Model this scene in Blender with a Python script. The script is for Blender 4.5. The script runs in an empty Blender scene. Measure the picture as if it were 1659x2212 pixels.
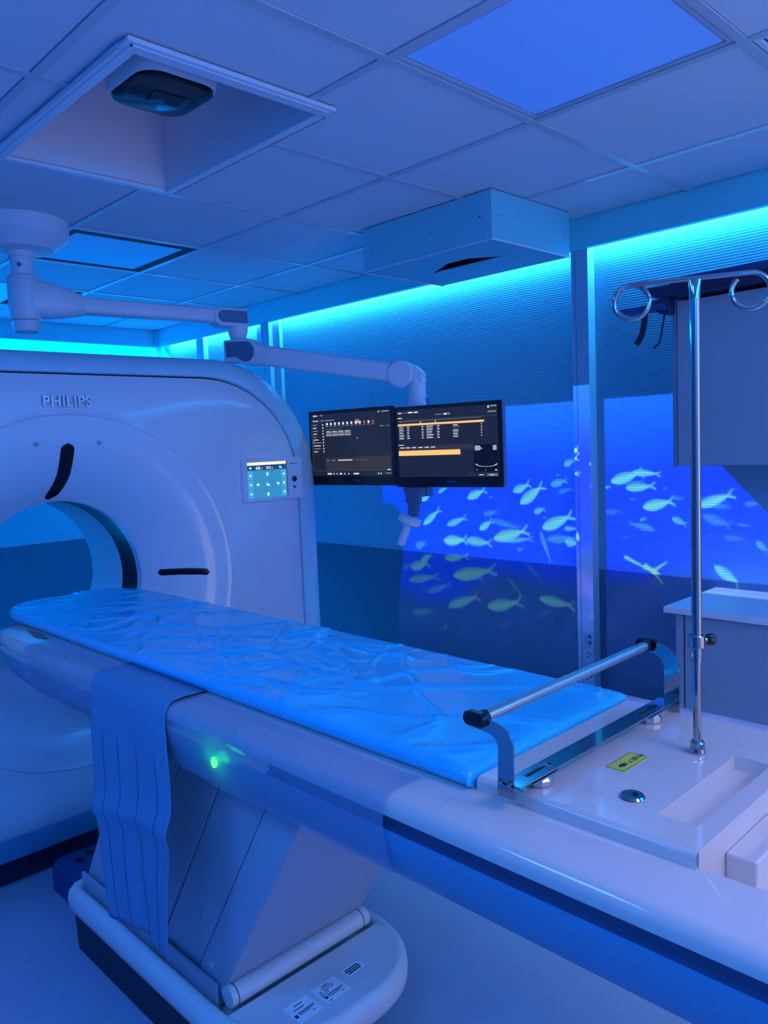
import bpy, bmesh, math, random
import numpy as np
from mathutils import Vector, Matrix, noise

random.seed(7)
S = bpy.context.scene
COL = S.collection

# ------------------------------------------------------------------ camera
CZ = 1.53
YAW, PIT, ROL, FPX = 0.7706463, -0.08752796, -0.04095431, 1704.4
F = Vector((math.sin(YAW)*math.cos(PIT), math.cos(YAW)*math.cos(PIT), math.sin(PIT)))
R0 = Vector((math.cos(YAW), -math.sin(YAW), 0)); U0 = R0.cross(F)
RR = R0*math.cos(ROL) + U0*math.sin(ROL)
UU = -R0*math.sin(ROL) + U0*math.cos(ROL)
cam = bpy.data.cameras.new('camera')
cam.sensor_fit = 'HORIZONTAL'; cam.sensor_width = 36.0
cam.lens = 36.0*FPX/1659.0
cam.clip_start = 0.02
cob = bpy.data.objects.new('camera', cam); COL.objects.link(cob)
cob.matrix_world = Matrix(((RR.x, UU.x, -F.x, 0), (RR.y, UU.y, -F.y, 0), (RR.z, UU.z, -F.z, CZ), (0, 0, 0, 1)))
S.camera = cob

# ------------------------------------------------------------------ exposure, world
S.view_settings.view_transform = 'Standard'; S.view_settings.look = 'None'
S.view_settings.gamma = 1.0; S.view_settings.use_curve_mapping = False
S.view_settings.exposure = 0.1
w = bpy.data.worlds.new('world'); S.world = w; w.use_nodes = True
w.node_tree.nodes['Background'].inputs[0].default_value = (0.01, 0.03, 0.12, 1)
w.node_tree.nodes['Background'].inputs[1].default_value = 0.2
S.cycles.use_denoising = True
S.cycles.use_adaptive_sampling = True; S.cycles.adaptive_threshold = 0.04
S.cycles.max_bounces = 7; S.cycles.diffuse_bounces = 4; S.cycles.glossy_bounces = 4
S.cycles.transparent_max_bounces = 8
S.cycles.caustics_reflective = False; S.cycles.caustics_refractive = False
S.cycles.sample_clamp_indirect = 6.0

CE = 2.444        # ceiling height
XW = 3.11         # right wall
YB = 5.60         # back wall
XL, YF = -1.75, -1.15

def area(name, loc, sx, sy, power, color, rot=(0, 0, 0), spread=180):
    l = bpy.data.lights.new(name, 'AREA'); l.shape = 'RECTANGLE'; l.size = sx; l.size_y = sy
    l.energy = power; l.color = color; l.spread = math.radians(spread)
    o = bpy.data.objects.new(name, l); COL.objects.link(o)
    o.location = loc; o.rotation_euler = rot
    return o

# light strips in the cove behind the cornice (right wall, back wall); left and front strips are unseen, added for fill
CYAN = (0.04, 0.48, 1.0)
COVE_W = 58.0
area('cove_light_right', (3.088, 1.95, 2.347), 0.03, 7.0, COVE_W, CYAN)
area('cove_light_back', (0.70, 5.575, 2.347), 4.6, 0.03, 230.0, (0.0, 0.36, 1.0))
area('fill_strip_left', (-1.71, 1.95, 2.41), 0.03, 7.0, 85.0, (0.0, 0.25, 1.0))
area('fill_strip_front', (0.70, YF+0.04, 2.41), 4.6, 0.03, 290.0, (0.004, 0.26, 1.0))
# room light that comes through the open door behind the camera
area('doorway_light', (1.75, YF-0.03, 1.05), 1.0, 2.05, 9.0, (1.0, 0.82, 0.74), (math.radians(90), 0, 0))
# fill lamps added at ceiling height, out of view behind and left of the camera
PANEL = (0.13, 0.28, 1.0)
area('fill_light_behind', (1.108, -0.72, CE-0.012), 0.54, 0.54, 7.5, (1.0, 0.74, 0.66), (0, 0, 0), 130)
area('fill_light_left', (-0.692, 1.68, CE-0.012), 0.54, 0.54, 20.0, (0.05, 0.24, 1.0))
area('fill_light_corner', (-0.692, 0.48, CE-0.012), 0.54, 0.54, 14.0, (0.05, 0.24, 1.0))

# ------------------------------------------------------------------ materials
MATS = {}
def nodes_of(m):
    return m.node_tree.nodes, m.node_tree.links
def mat(name, col, rough=0.5, metal=0.0, spec=0.5, bump=None, emit=None, estr=1.0, coat=0.0, alpha=None, var=0.0):
    if name in MATS: return MATS[name]
    m = bpy.data.materials.new(name); m.use_nodes = True
    n, l = nodes_of(m); b = n['Principled BSDF']
    b.inputs['Base Color'].default_value = (*col, 1)
    b.inputs['Roughness'].default_value = rough
    b.inputs['Metallic'].default_value = metal
    b.inputs['Specular IOR Level'].default_value = spec
    b.inputs['Coat Weight'].default_value = coat
    b.inputs['Coat Roughness'].default_value = 0.05
    tc = n.new('ShaderNodeTexCoord')
    if emit:
        b.inputs['Emission Color'].default_value = (*emit, 1); b.inputs['Emission Strength'].default_value = estr
    if var > 0:
        t = n.new('ShaderNodeTexNoise'); t.inputs['Scale'].default_value = 9.0; t.inputs['Detail'].default_value = 4
        l.new(tc.outputs['Object'], t.inputs['Vector'])
        mr = n.new('ShaderNodeMapRange'); mr.inputs[3].default_value = 1-var; mr.inputs[4].default_value = 1+var
        l.new(t.outputs['Fac'], mr.inputs[0])
        mx = n.new('ShaderNodeVectorMath'); mx.operation = 'SCALE'; mx.inputs[0].default_value = col
        l.new(mr.outputs[0], mx.inputs['Scale']); l.new(mx.outputs[0], b.inputs['Base Color'])
    if bump:
        sc, st, dist = bump
        t = n.new('ShaderNodeTexNoise'); t.inputs['Scale'].default_value = sc; t.inputs['Detail'].default_value = 3
        l.new(tc.outputs['Object'], t.inputs['Vector'])
        bp = n.new('ShaderNodeBump'); bp.inputs['Strength'].default_value = st; bp.inputs['Distance'].default_value = dist
        l.new(t.outputs['Fac'], bp.inputs['Height']); l.new(bp.outputs[0], b.inputs['Normal'])
    if alpha is not None:
        b.inputs['Alpha'].default_value = alpha
    MATS[name] = m
    return m

M_ceil = mat('ceiling_tile', (0.66, 0.70, 0.76), 0.75, bump=(260, 0.25, 0.001), var=0.02)
M_tbar = mat('ceiling_grid', (0.52, 0.56, 0.62), 0.22, var=0.01)
M_dark = mat('dark_gap', (0.01, 0.012, 0.03), 0.7, var=0.05)
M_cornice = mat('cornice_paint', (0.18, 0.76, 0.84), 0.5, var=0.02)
M_floor = mat('vinyl_floor', (0.38, 0.42, 0.54), 0.55, bump=(400, 0.12, 0.0006), var=0.05)
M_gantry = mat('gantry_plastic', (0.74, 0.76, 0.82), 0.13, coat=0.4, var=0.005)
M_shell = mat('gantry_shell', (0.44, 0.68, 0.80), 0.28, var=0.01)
M_glossw = mat('gloss_white_plastic', (0.72, 0.61, 0.54), 0.08, coat=0.4, var=0.004)
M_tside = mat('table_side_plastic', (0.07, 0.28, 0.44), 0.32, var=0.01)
M_groove = mat('table_groove', (0.05, 0.08, 0.16), 0.35, var=0.02)
M_ped = mat('pedestal_plastic', (0.44, 0.46, 0.54), 0.45, bump=(500, 0.06, 0.0005), var=0.015)
M_base = mat('base_plastic', (0.84, 0.76, 0.74), 0.40, bump=(500, 0.06, 0.0005), var=0.01)
M_skirt = mat('dark_skirt', (0.012, 0.014, 0.04), 0.5, var=0.05)
M_black = mat('black_plastic', (0.006, 0.006, 0.010), 0.22, var=0.05)
M_blackm = mat('matte_black', (0.012, 0.012, 0.02), 0.6, var=0.05)
M_glass = mat('dark_glass', (0.004, 0.005, 0.010), 0.10, spec=0.3, var=0.02)
M_chrome = mat('chrome', (0.42, 0.41, 0.42), 0.06, metal=1.0, var=0.005)
M_brushed = mat('brushed_steel', (0.62, 0.60, 0.60), 0.30, metal=1.0, var=0.02)
M_arm = mat('arm_paint', (0.70, 0.74, 0.82), 0.34, var=0.01)
M_armc = mat('arm_cover', (0.10, 0.16, 0.28), 0.4, var=0.01)
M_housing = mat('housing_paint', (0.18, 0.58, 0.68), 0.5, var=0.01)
M_recess = mat('recess_paint', (0.84, 0.80, 0.84), 0.6, var=0.01)
M_cab = mat('cabinet_laminate', (0.28, 0.34, 0.40), 0.45, var=0.01)
M_cabg = mat('cabinet_edge', (0.16, 0.24, 0.34), 0.5, var=0.01)
M_top = mat('counter_laminate', (0.70, 0.72, 0.76), 0.30, var=0.01)
M_col = mat('column_paint', (0.36, 0.50, 0.62), 0.45, var=0.015)
M_dado = mat('dado_panel', (0.05, 0.125, 0.20), 0.5, var=0.05)
M_yell = mat('yellow_label', (0.62, 0.55, 0.05), 0.5, var=0.02)
M_paper = mat('white_label', (1.0, 1.0, 1.0), 0.5, var=0.01)
M_ink = mat('label_ink', (0.02, 0.02, 0.03), 0.6, var=0.02)
M_logo = mat('logo_metal', (0.55, 0.52, 0.56), 0.35, metal=0.6, var=0.02)
M_blueb = mat('blue_button', (0.02, 0.10, 0.60), 0.3, var=0.02)
M_bluetape = mat('blue_tape', (0.02, 0.30, 0.85), 0.5, var=0.02)

def wall_mat():
    m = bpy.data.materials.new('ribbed_wall'); m.use_nodes = True
    n, l = nodes_of(m); b = n['Principled BSDF']
    b.inputs['Base Color'].default_value = (0.15, 0.37, 0.51, 1); b.inputs['Roughness'].default_value = 0.6
    g = n.new('ShaderNodeNewGeometry'); sx = n.new('ShaderNodeSeparateXYZ'); l.new(g.outputs['Position'], sx.inputs[0])
    nz = n.new('ShaderNodeTexNoise'); nz.inputs['Scale'].default_value = 60; l.new(g.outputs['Position'], nz.inputs['Vector'])
    ad = n.new('ShaderNodeMath'); ad.operation = 'MULTIPLY_ADD'; ad.inputs[1].default_value = 0.002
    l.new(nz.outputs['Fac'], ad.inputs[0]); l.new(sx.outputs['Z'], ad.inputs[2])
    mu = n.new('ShaderNodeMath'); mu.operation = 'MULTIPLY'; mu.inputs[1].default_value = 2*math.pi/0.0105
    l.new(ad.outputs[0], mu.inputs[0])
    sn = n.new('ShaderNodeMath'); sn.operation = 'SINE'; l.new(mu.outputs[0], sn.inputs[0])
    bp = n.new('ShaderNodeBump'); bp.inputs['Strength'].default_value = 0.35; bp.inputs['Distance'].default_value = 0.0006
    l.new(sn.outputs[0], bp.inputs['Height']); l.new(bp.outputs[0], b.inputs['Normal'])
    return m
M_wall = wall_mat()
M_wallp = mat('plain_wall', (0.72, 0.73, 0.76), 0.6, var=0.01)
M_walld = mat('dark_wall', (0.16, 0.18, 0.24), 0.6, var=0.01)

def sheet_mat(name, col, rough, sc, st, dist, trans=0.0):
    m = bpy.data.materials.new(name); m.use_nodes = True
    n, l = nodes_of(m); b = n['Principled BSDF']
    b.inputs['Base Color'].default_value = (*col, 1); b.inputs['Roughness'].default_value = rough
    tc = n.new('ShaderNodeTexCoord')
    t = n.new('ShaderNodeTexNoise'); t.inputs['Scale'].default_value = sc; t.inputs['Detail'].default_value = 5
    t.inputs['Distortion'].default_value = 1.2
    l.new(tc.outputs['Object'], t.inputs['Vector'])
    bp = n.new('ShaderNodeBump'); bp.inputs['Strength'].default_value = st; bp.inputs['Distance'].default_value = dist
    l.new(t.outputs['Fac'], bp.inputs['Height']); l.new(bp.outputs[0], b.inputs['Normal'])
    if trans > 0:
        tr = n.new('ShaderNodeBsdfTransparent'); mx = n.new('ShaderNodeMixShader'); mx.inputs[0].default_value = trans
        out = n['Material Output']
        l.new(b.outputs[0], mx.inputs[1]); l.new(tr.outputs[0], mx.inputs[2]); l.new(mx.outputs[0], out.inputs[0])
    return m
M_sheet = sheet_mat('blue_sheet', (0.03, 0.58, 0.90), 0.19, 60, 0.04, 0.001)
M_drape = sheet_mat('blue_drape', (0.12, 0.28, 0.44), 0.6, 40, 0.15, 0.002)
M_plastic = sheet_mat('clear_plastic', (0.30, 0.42, 0.62), 0.22, 18, 0.4, 0.004, 0.55)

def emis(name, col, st=1.0):
    if name in MATS: return MATS[name]
    m = bpy.data.materials.new(name); m.use_nodes = True
    n, l = nodes_of(m); b = n['Principled BSDF']
    b.inputs['Base Color'].default_value = (0.01, 0.01, 0.012, 1); b.inputs['Roughness'].default_value = 0.25
    b.inputs['Emission Color'].default_value = (*col, 1); b.inputs['Emission Strength'].default_value = st
    MATS[name] = m
    return m

# ------------------------------------------------------------------ mesh helpers
class MB:
    def __init__(s): s.v = []; s.f = []; s.m = []
    def add(s, vs, fs, mi=0):
        o = len(s.v); s.v += [tuple(p) for p in vs]
        s.f += [tuple(o+i for i in f) for f in fs]; s.m += [mi]*len(fs); return s
    def box(s, x0, x1, y0, y1, z0, z1, mi=0):
        vs = [(x0,y0,z0),(x1,y0,z0),(x1,y1,z0),(x0,y1,z0),(x0,y0,z1),(x1,y0,z1),(x1,y1,z1),(x0,y1,z1)]
        return s.add(vs, [(0,3,2,1),(4,5,6,7),(0,1,5,4),(1,2,6,5),(2,3,7,6),(3,0,4,7)], mi)
    def obox(s, c, ax, ay, az, mi=0):
        """oriented box: centre and three half-axis vectors"""
        c = Vector(c); ax = Vector(ax); ay = Vector(ay); az = Vector(az)
        vs = [c+i*ax+j*ay+k*az for k in (-1,1) for j in (-1,1) for i in (-1,1)]
        return s.add(vs, [(0,2,3,1),(4,5,7,6),(0,1,5,4),(1,3,7,5),(3,2,6,7),(2,0,4,6)], mi)
    def quad(s, a, b, c, d, mi=0): return s.add([a,b,c,d], [(0,1,2,3)], mi)
    def rings(s, rs, close=True, cap0=False, cap1=False, mi=0):
        n = len(rs[0]); o = len(s.v); fs = []
        vs = [p for r in rs for p in r]
        for i in range(len(rs)-1):
            for j in range(n if close else n-1):
                k = (j+1) % n
                fs.append((i*n+j, i*n+k, (i+1)*n+k, (i+1)*n+j))
        if cap0: fs.append(tuple(range(n-1, -1, -1)))
        if cap1: fs.append(tuple((len(rs)-1)*n+j for j in range(n)))
        return s.add(vs, fs, mi)
    def cyl(s, p0, p1, r0, r1=None, n=24, mi=0, caps=True):
        r1 = r0 if r1 is None else r1
        p0 = Vector(p0); p1 = Vector(p1); d = (p1-p0).normalized()
        a = d.orthogonal().normalized(); b = d.cross(a)
        rs = [[p+r*(math.cos(t)*a+math.sin(t)*b) for t in [2*math.pi*i/n for i in range(n)]] for p, r in ((p0,r0),(p1,r1))]
        return s.rings(rs, True, caps, caps, mi)
    def lathe(s, c, axis, prof, n=40, mi=0, cap0=True, cap1=True):
        """prof = list of (radius, distance along axis)"""
        c = Vector(c); d = Vector(axis).normalized(); a = d.orthogonal().normalized(); b = d.cross(a)
        rs = [[c+d*h+r*(math.cos(t)*a+math.sin(t)*b) for t in [2*math.pi*i/n for i in range(n)]] for r, h in prof]
        return s.rings(rs, True, cap0, cap1, mi)
    def tube(s, path, r, n=14, mi=0, caps=True, flat=None):
        path = [Vector(p) for p in path]; rs = []; up = None
        for i, p in enumerate(path):
            d = (path[min(i+1, len(path)-1)]-path[max(i-1, 0)]).normalized()
            if up is None: up = d.orthogonal().normalized()
            up = (up-d*up.dot(d)).normalized(); b = d.cross(up)
            rr = r[i] if isinstance(r, (list, tuple)) else r
            rs.append([p+rr*(math.cos(t)*up+math.sin(t)*b) for t in [2*math.pi*k/n for k in range(n)]])
        return s.rings(rs, True, caps, caps, mi)
    def prism(s, poly, z0, z1, mi=0):
        rs = [[(x, y, z0) for x, y in poly], [(x, y, z1) for x, y in poly]]
        return s.rings(rs, True, True, True, mi)
    def slab(s, pts, off, mi=0):
        """closed polygon of 3D points extruded by an offset vector"""
        off = Vector(off); pts = [Vector(p) for p in pts]
        return s.rings([pts, [p+off for p in pts]], True, True, True, mi)
    def disc(s, c, nrm, r, n=20, mi=0):
        c = Vector(c); d = Vector(nrm).normalized(); a = d.orthogonal().normalized(); b = d.cross(a)
        return s.add([c+r*(math.cos(t)*a+math.sin(t)*b) for t in [2*math.pi*i/n for i in range(n)]], [tuple(range(n))], mi)
    def build(s, name, m, parent=None, bevel=0, seg=2, smooth=40, kind=None):
        me = bpy.data.meshes.new(name)
        org = WORLD.get(parent.name, Vector((0,0,0))) if parent else Vector((0,0,0))
        me.from_pydata([tuple(Vector(p)-org) for p in s.v], [], s.f)
        for mm in (m if isinstance(m, (list, tuple)) else [m]): me.materials.append(mm)
        me.polygons.foreach_set('material_index', s.m)
        bm = bmesh.new(); bm.from_mesh(me); bmesh.ops.remove_doubles(bm, verts=bm.verts, dist=1e-5)
        bmesh.ops.recalc_face_normals(bm, faces=bm.faces); bm.to_mesh(me); bm.free()
        o = bpy.data.objects.new(name, me); COL.objects.link(o)
        if parent: o.parent = parent
        WORLD[o.name] = org
        if smooth:
            me.polygons.foreach_set('use_smooth', [True]*len(me.polygons))
            me.set_sharp_from_angle(angle=math.radians(smooth))
        if bevel:
            b = o.modifiers.new('bevel', 'BEVEL'); b.width = bevel; b.segments = seg; b.limit_method = 'ANGLE'
            b.angle_limit = math.radians(35); b.harden_normals = True
        if kind: o['kind'] = kind
        return o
WORLD = {}
def thing(name, label, cat, loc, group=None):
    o = bpy.data.objects.new(name, None); COL.objects.link(o); o.location = loc
    o.empty_display_size = 0.05
    WORLD[o.name] = Vector(loc); o['label'] = label; o['category'] = cat
    if group: o['group'] = group
    return o
def tag(o, label, cat, group=None):
    o['label'] = label; o['category'] = cat
    if group: o['group'] = group
    return o
def rrect(x0, x1, y0, y1, r, n=6):
    """rounded rectangle, counter-clockwise; r may be four radii (x1y1, x0y1, x0y0, x1y0)"""
    rs = r if isinstance(r, (list, tuple)) else [r]*4
    out = []
    for (cx, cy, a0), q in zip(((x1, y1, 0), (x0, y1, 90), (x0, y0, 180), (x1, y0, 270)), rs):
        sx = -1 if cx == x1 else 1; sy = -1 if cy == y1 else 1
        for i in range(n+1):
            t = math.radians(a0+90*i/n)
            out.append((cx+sx*q+q*math.cos(t), cy+sy*q+q*math.sin(t)))
    return out
def text(name, body, origin, right, up, h, m, parent=None, bold=0.0, ext=0.0005, space=1.0, align='LEFT'):
    """a line of text lying in the plane of right and up, letter height about h"""
    cu = bpy.data.curves.new(name, 'FONT'); cu.body = body; cu.size = h*1.4; cu.extrude = ext; cu.offset = bold
    cu.space_character = space; cu.align_x = align; cu.materials.append(m)
    tmp = bpy.data.objects.new(name, cu); COL.objects.link(tmp)
    dg = bpy.context.evaluated_depsgraph_get(); me = bpy.data.meshes.new_from_object(tmp.evaluated_get(dg))
    bpy.data.objects.remove(tmp)
    r = Vector(right).normalized(); u = Vector(up).normalized(); nn = r.cross(u)
    org = WORLD.get(parent.name, Vector((0,0,0))) if parent else Vector((0,0,0))
    o0 = Vector(origin)
    for v in me.vertices:
        c = v.co.copy(); v.co = o0+c.x*r+c.y*u+c.z*nn-org
    o = bpy.data.objects.new(name, me); COL.objects.link(o)
    if not me.materials: me.materials.append(m)
    if parent: o.parent = parent
    WORLD[o.name] = org
    return o

# ------------------------------------------------------------------ room shell
GX = [2.008+0.6*k for k in range(-6, 2)]          # ceiling grid lines
GY = [1.380+0.6*k for k in range(-5, 7)]
CXR, CYB = 3.03, 5.52                              # cornice faces
REC = (0.888, 1.49, 1.655, 2.56)                   # recess in the ceiling
def build_ceiling():
    t = MB(); xs = [XL+0.04]+[g for g in GX if g > XL+0.1]+[CXR]; ys = [YF]+[g for g in GY if g > YF+0.1]+[CYB]
    skip = [(1.408, 0.78), (1.408, 3.18), (1.408, 4.38), (2.008, 0.18)]
    for i in range(len(xs)-1):
        for j in range(len(ys)-1):
            a, b, c, d = xs[i], xs[i+1], ys[j], ys[j+1]
            if any(abs(a-p) < .02 and abs(c-q) < .02 for p, q in skip): continue
            x0, x1, y0, y1 = a+.014, b-.014, c+.014, d-.014
            rects = [(x0, x1, y0, y1)]
            hx0, hx1, hy0, hy1 = REC[0]+.01, REC[1]-.01, REC[2]+.01, REC[3]-.01
            if x0 < hx1 and x1 > hx0 and y0 < hy1 and y1 > hy0:
                rects = []
                if x0 < hx0: rects.append((x0, hx0, y0, y1))
                if x1 > hx1: rects.append((hx1, x1, y0, y1))
                xa, xb = max(x0, hx0), min(x1, hx1)
                if y0 < hy0: rects.append((xa, xb, y0, hy0))
                if y1 > hy1: rects.append((xa, xb, hy1, y1))
            for (p, q, r, s_) in rects:
                t.box(p, q, r, s_, CE, CE+.012)
    o = t.build('ceiling', M_ceil, None, kind='structure')
    g = MB()
    def seg(lo, hi, h0, h1):
        return [(lo, h0), (h1, hi)] if lo < h1 and hi > h0 and h0 is not None else [(lo, hi)]
    for x in GX:
        if x < XL+.1: continue
        parts = [(YF, CYB)]
        if REC[0] < x < REC[1]: parts = [(YF, REC[2]+.02), (REC[3]-.02, CYB)]
        for a, b in parts: g.box(x-.012, x+.012, a, b, CE-.004, CE+.004)
    for y in GY:
        if y < YF+.1: continue
        parts = [(XL, CXR)]
        if REC[2] < y < REC[3]: parts = [(XL, REC[0]+.02), (REC[1]-.02, CXR)]
        for a, b in parts: g.box(a, b, y-.012, y+.012, CE-.0045, CE+.003)
    gg = g.build('ceiling_grid', M_tbar, o, kind='structure')
    v = MB()
    hx0, hx1, hy0, hy1 = REC[0], REC[1], REC[2], REC[3]
    for (a, b, c, d) in ((XL-.1, hx0, YF-.1, YB+.1), (hx1, XW+.1, YF-.1, YB+.1), (hx0, hx1, YF-.1, hy0), (hx0, hx1, hy1, YB+.1)):
        v.box(a, b, c, d, CE+.05, CE+.08)
    v.build('ceiling_void', M_dark, o, kind='structure')
build_ceiling()
fl = MB().box(XL-.1, XW+.1, YF-.1, YB+.1, -.05, 0).build('floor', M_floor, kind='structure')

DZ = 0.930
wr = MB().box(XW, XW+.1, YF, YB+.1, 0, CE+.05).build('wall_right', M_wall, kind='structure')
MB().box(XW-.004, XW, YF, YB, .0, DZ).build('dado_panel', M_dado, wr, bevel=.001, kind='structure')
wb = MB().box(XL-.1, XW+.1, YB, YB+.1, 0, CE+.05).build('wall_back', M_wall, kind='structure')
MB().box(XL, XW-.004, YB-.004, YB, 0, DZ).build('dado_panel', M_dado, wb, bevel=.001, kind='structure')
wl = MB().box(XL-.1, XL, YF, YB+.1, 0, CE+.05).build('wall_left', M_walld, kind='structure')
# wall behind the camera with an open doorway
wf = MB(); wf.box(XL, 1.25, YF-.1, YF, 0, CE+.05).box(2.25, XW, YF-.1, YF, 0, CE+.05).box(1.25, 2.25, YF-.1, YF, 2.08, CE+.05)
wf.build('wall_front', M_wallp, kind='structure')
wn = MB(); wn.box(1.19, 1.25, YF-.1, YF+.015, 0, 2.14).box(2.25, 2.31, YF-.1, YF+.015, 0, 2.14).box(1.25, 2.25, YF-.1, YF+.015, 2.08, 2.14)
wn.build('door_1', M_cornice, kind='structure')

# cornice hiding the light strips
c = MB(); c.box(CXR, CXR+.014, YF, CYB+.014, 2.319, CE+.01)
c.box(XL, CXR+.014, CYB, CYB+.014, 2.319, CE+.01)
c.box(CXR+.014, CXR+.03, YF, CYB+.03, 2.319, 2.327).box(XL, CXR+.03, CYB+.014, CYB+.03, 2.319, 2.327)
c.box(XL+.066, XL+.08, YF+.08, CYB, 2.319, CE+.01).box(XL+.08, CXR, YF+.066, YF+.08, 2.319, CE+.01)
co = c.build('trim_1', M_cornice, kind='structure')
cj = MB()
for y in (1.60, 1.655, 4.30): cj.box(CXR-.0012, CXR, y-.0012, y+.0012, 2.319, CE-.005)
cj.box(CXR-.016, CXR, CYB-.03, CYB, 2.319, CE-.005)
cj.build('cornice_joint', M_cornice, co, kind='structure')

# wall columns (service ducts) on the right wall
def column(name, y0, y1, xf=3.055, flange=0.0):
    m = MB(); m.box(xf, XW, y0, y1, 0, 2.44)
    o = m.build(name, M_col, kind='structure', bevel=.0015)
    MB().box(xf-.0012, xf, y1-.022, y1-.0205, 0, 2.44).build('column_seam', M_armc, o, kind='structure')
    return o
colA = column('trim_2', 1.838, 1.921)
colB = column('trim_3', 4.13, 4.215)
cb = MB(); cb.box(3.085, XW, 4.215, 4.30, 0, 2.44).box(3.085, XW, 4.06, 4.13, 0, 2.44)
cb.build('trim_4', M_col, kind='structure', bevel=.0015)
MB().box(3.07, XW, 4.93, 5.02, 0, 2.44).build('trim_5', M_col, kind='structure', bevel=.0015)

# sockets on the column
def socket(z, kind, label):
    t = thing('data_socket' if kind == 'd' else 'wall_socket', label, 'socket', (3.055, 1.866, z))
    yc = 1.866
    MB().box(3.0515, 3.055, yc-.026, yc+.026, z-.035, z+.035).build('face_plate', M_col, t, bevel=.001)
    if kind == 'd':
        m = MB(); m.box(3.050, 3.0516, yc-.017, yc+.001, z+.004, z+.022).box(3.050, 3.0516, yc-.017, yc+.001, z-.024, z-.006)
        m.box(3.050, 3.0516, yc+.011, yc+.0135, z-.02, z+.022)
        m.build('data_port', M_armc, t)
    else:
        for dy, dz in ((.004, .010), (-.012, .006), (.004, -.008)):
            MB().cyl((3.0505, yc+dy, z+dz), (3.0516, yc+dy, z+dz), .0032, n=10).build('socket_hole', M_black, t)
    return t
socket(.617, 'd', 'white data socket plate, the topmost socket on the wall column')
socket(.545, 'p', 'round hole power socket on the column just below the data socket')
socket(.440, 'p', 'lowest power socket on the column, seen under the steel grab bar')

# ------------------------------------------------------------------ ceiling fixtures
def ceiling_light(x0, x1, y0, y1, label, glow, st, up=0.010, frame=M_arm, gap=.006, fw=(.012, .012, .012, .012)):
    t = thing('ceiling_light', label, 'ceiling light', ((x0+x1)/2, (y0+y1)/2, CE))
    a, b, c_, d = x0+.016, x1-.016, y0+.016, y1-.016
    fr = MB(); n_, f_, l_, r_ = fw      # near, far, left, right widths
    for bx in ((a, b, c_, c_+n_), (a, b, d-f_, d), (a, a+l_, c_+n_, d-f_), (b-r_, b, c_+n_, d-f_)):
        fr.box(*bx, CE-.001, CE+up)
    fr.build('frame', frame, t)
    m = emis('diffuser_%.3f' % st, glow, st); m.node_tree.nodes['Principled BSDF'].inputs['Base Color'].default_value = (.30, .46, .62, 1)
    m.node_tree.nodes['Principled BSDF'].inputs['Roughness'].default_value = .45
    MB().box(a+l_+gap, b-r_-gap, c_+n_+gap, d-f_-gap, CE+up-.004, CE+up+.002).build('diffuser', m, t)
    return t
ceiling_light(1.408, 2.008, .78, 1.38, 'large square luminous ceiling panel at the upper right of the picture', (.02, .11, .75), .42, up=.005, frame=M_tbar)
ceiling_light(1.408, 2.008, 3.18, 3.78, 'square luminous ceiling panel with black frame beside the round arm mount', (.0, .17, .75), .28, up=.003, frame=M_dark, gap=.0, fw=(.055, .035, .030, .045))
ceiling_light(1.42, 1.74, 4.38, 4.98, 'small bright ceiling panel behind the white arm hub near the back wall', (.0, .25, .95), .6, up=.003)
ceiling_light(2.008, 2.608, .18, .78, 'framed ceiling panel cut off by the right edge of the picture', (.02, .11, .75), .22)  # vent panel built as a light; its faint glow is added
# recessed unit with a projector in it
t = thing('ceiling_recess', 'white framed ceiling recess with slanting shade, holding a projector', 'ceiling recess', (1.19, 2.1, CE))
x0, x1, y0, y1 = REC; zt = 2.80
fr = MB(); zf = CE-.016
ix0, ix1, iy0, iy1 = .930, 1.462, 1.705, 2.530
for bx in ((x0, x1, y0, iy0), (x0, x1, iy1, y1), (x0, ix0, iy0, iy1), (ix1, x1, iy0, iy1)): fr.box(*bx, zf, zf+.012)
fr.build('frame', M_arm, t, bevel=.003)
lip = MB()
for bx in ((x0+.014, x1-.014, y0+.014, y0+.018), (x0+.014, x0+.018, y0+.014, y1-.014)): lip.box(*bx, zf-.003, zf+.001)
lip.build('frame_lip', M_arm, t)
sh = MB()
c0, c1, c2, c3 = (ix0-.001, iy0-.001), (ix1+.001, iy0-.001), (ix1+.001, iy1+.001), (ix0-.001, iy1+.001)
for p_, q_ in ((c0, c1), (c1, c2), (c2, c3), (c3, c0)):
    sh.quad((*p_, zf+.006), (*q_, zf+.006), (*q_, zt), (*p_, zt))
sh.quad((*c0, zt), (*c1, zt), (*c2, zt), (*c3, zt))
sh.build('recess_lining', M_recess, t, smooth=0)
vh = MB()
for i in range(4):
    for j in range(9):
        vh.disc((ix0+.0008, iy0+.06+j*.012, 2.50+i*.016), (1, 0, 0), .0022, 8)
vh.build('vent_holes', M_dark, t)
t = thing('projector', 'round-cornered white projector with dark lens window inside the ceiling recess', 'projector', (1.24, 2.12, 2.62))
pb = MB()
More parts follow.
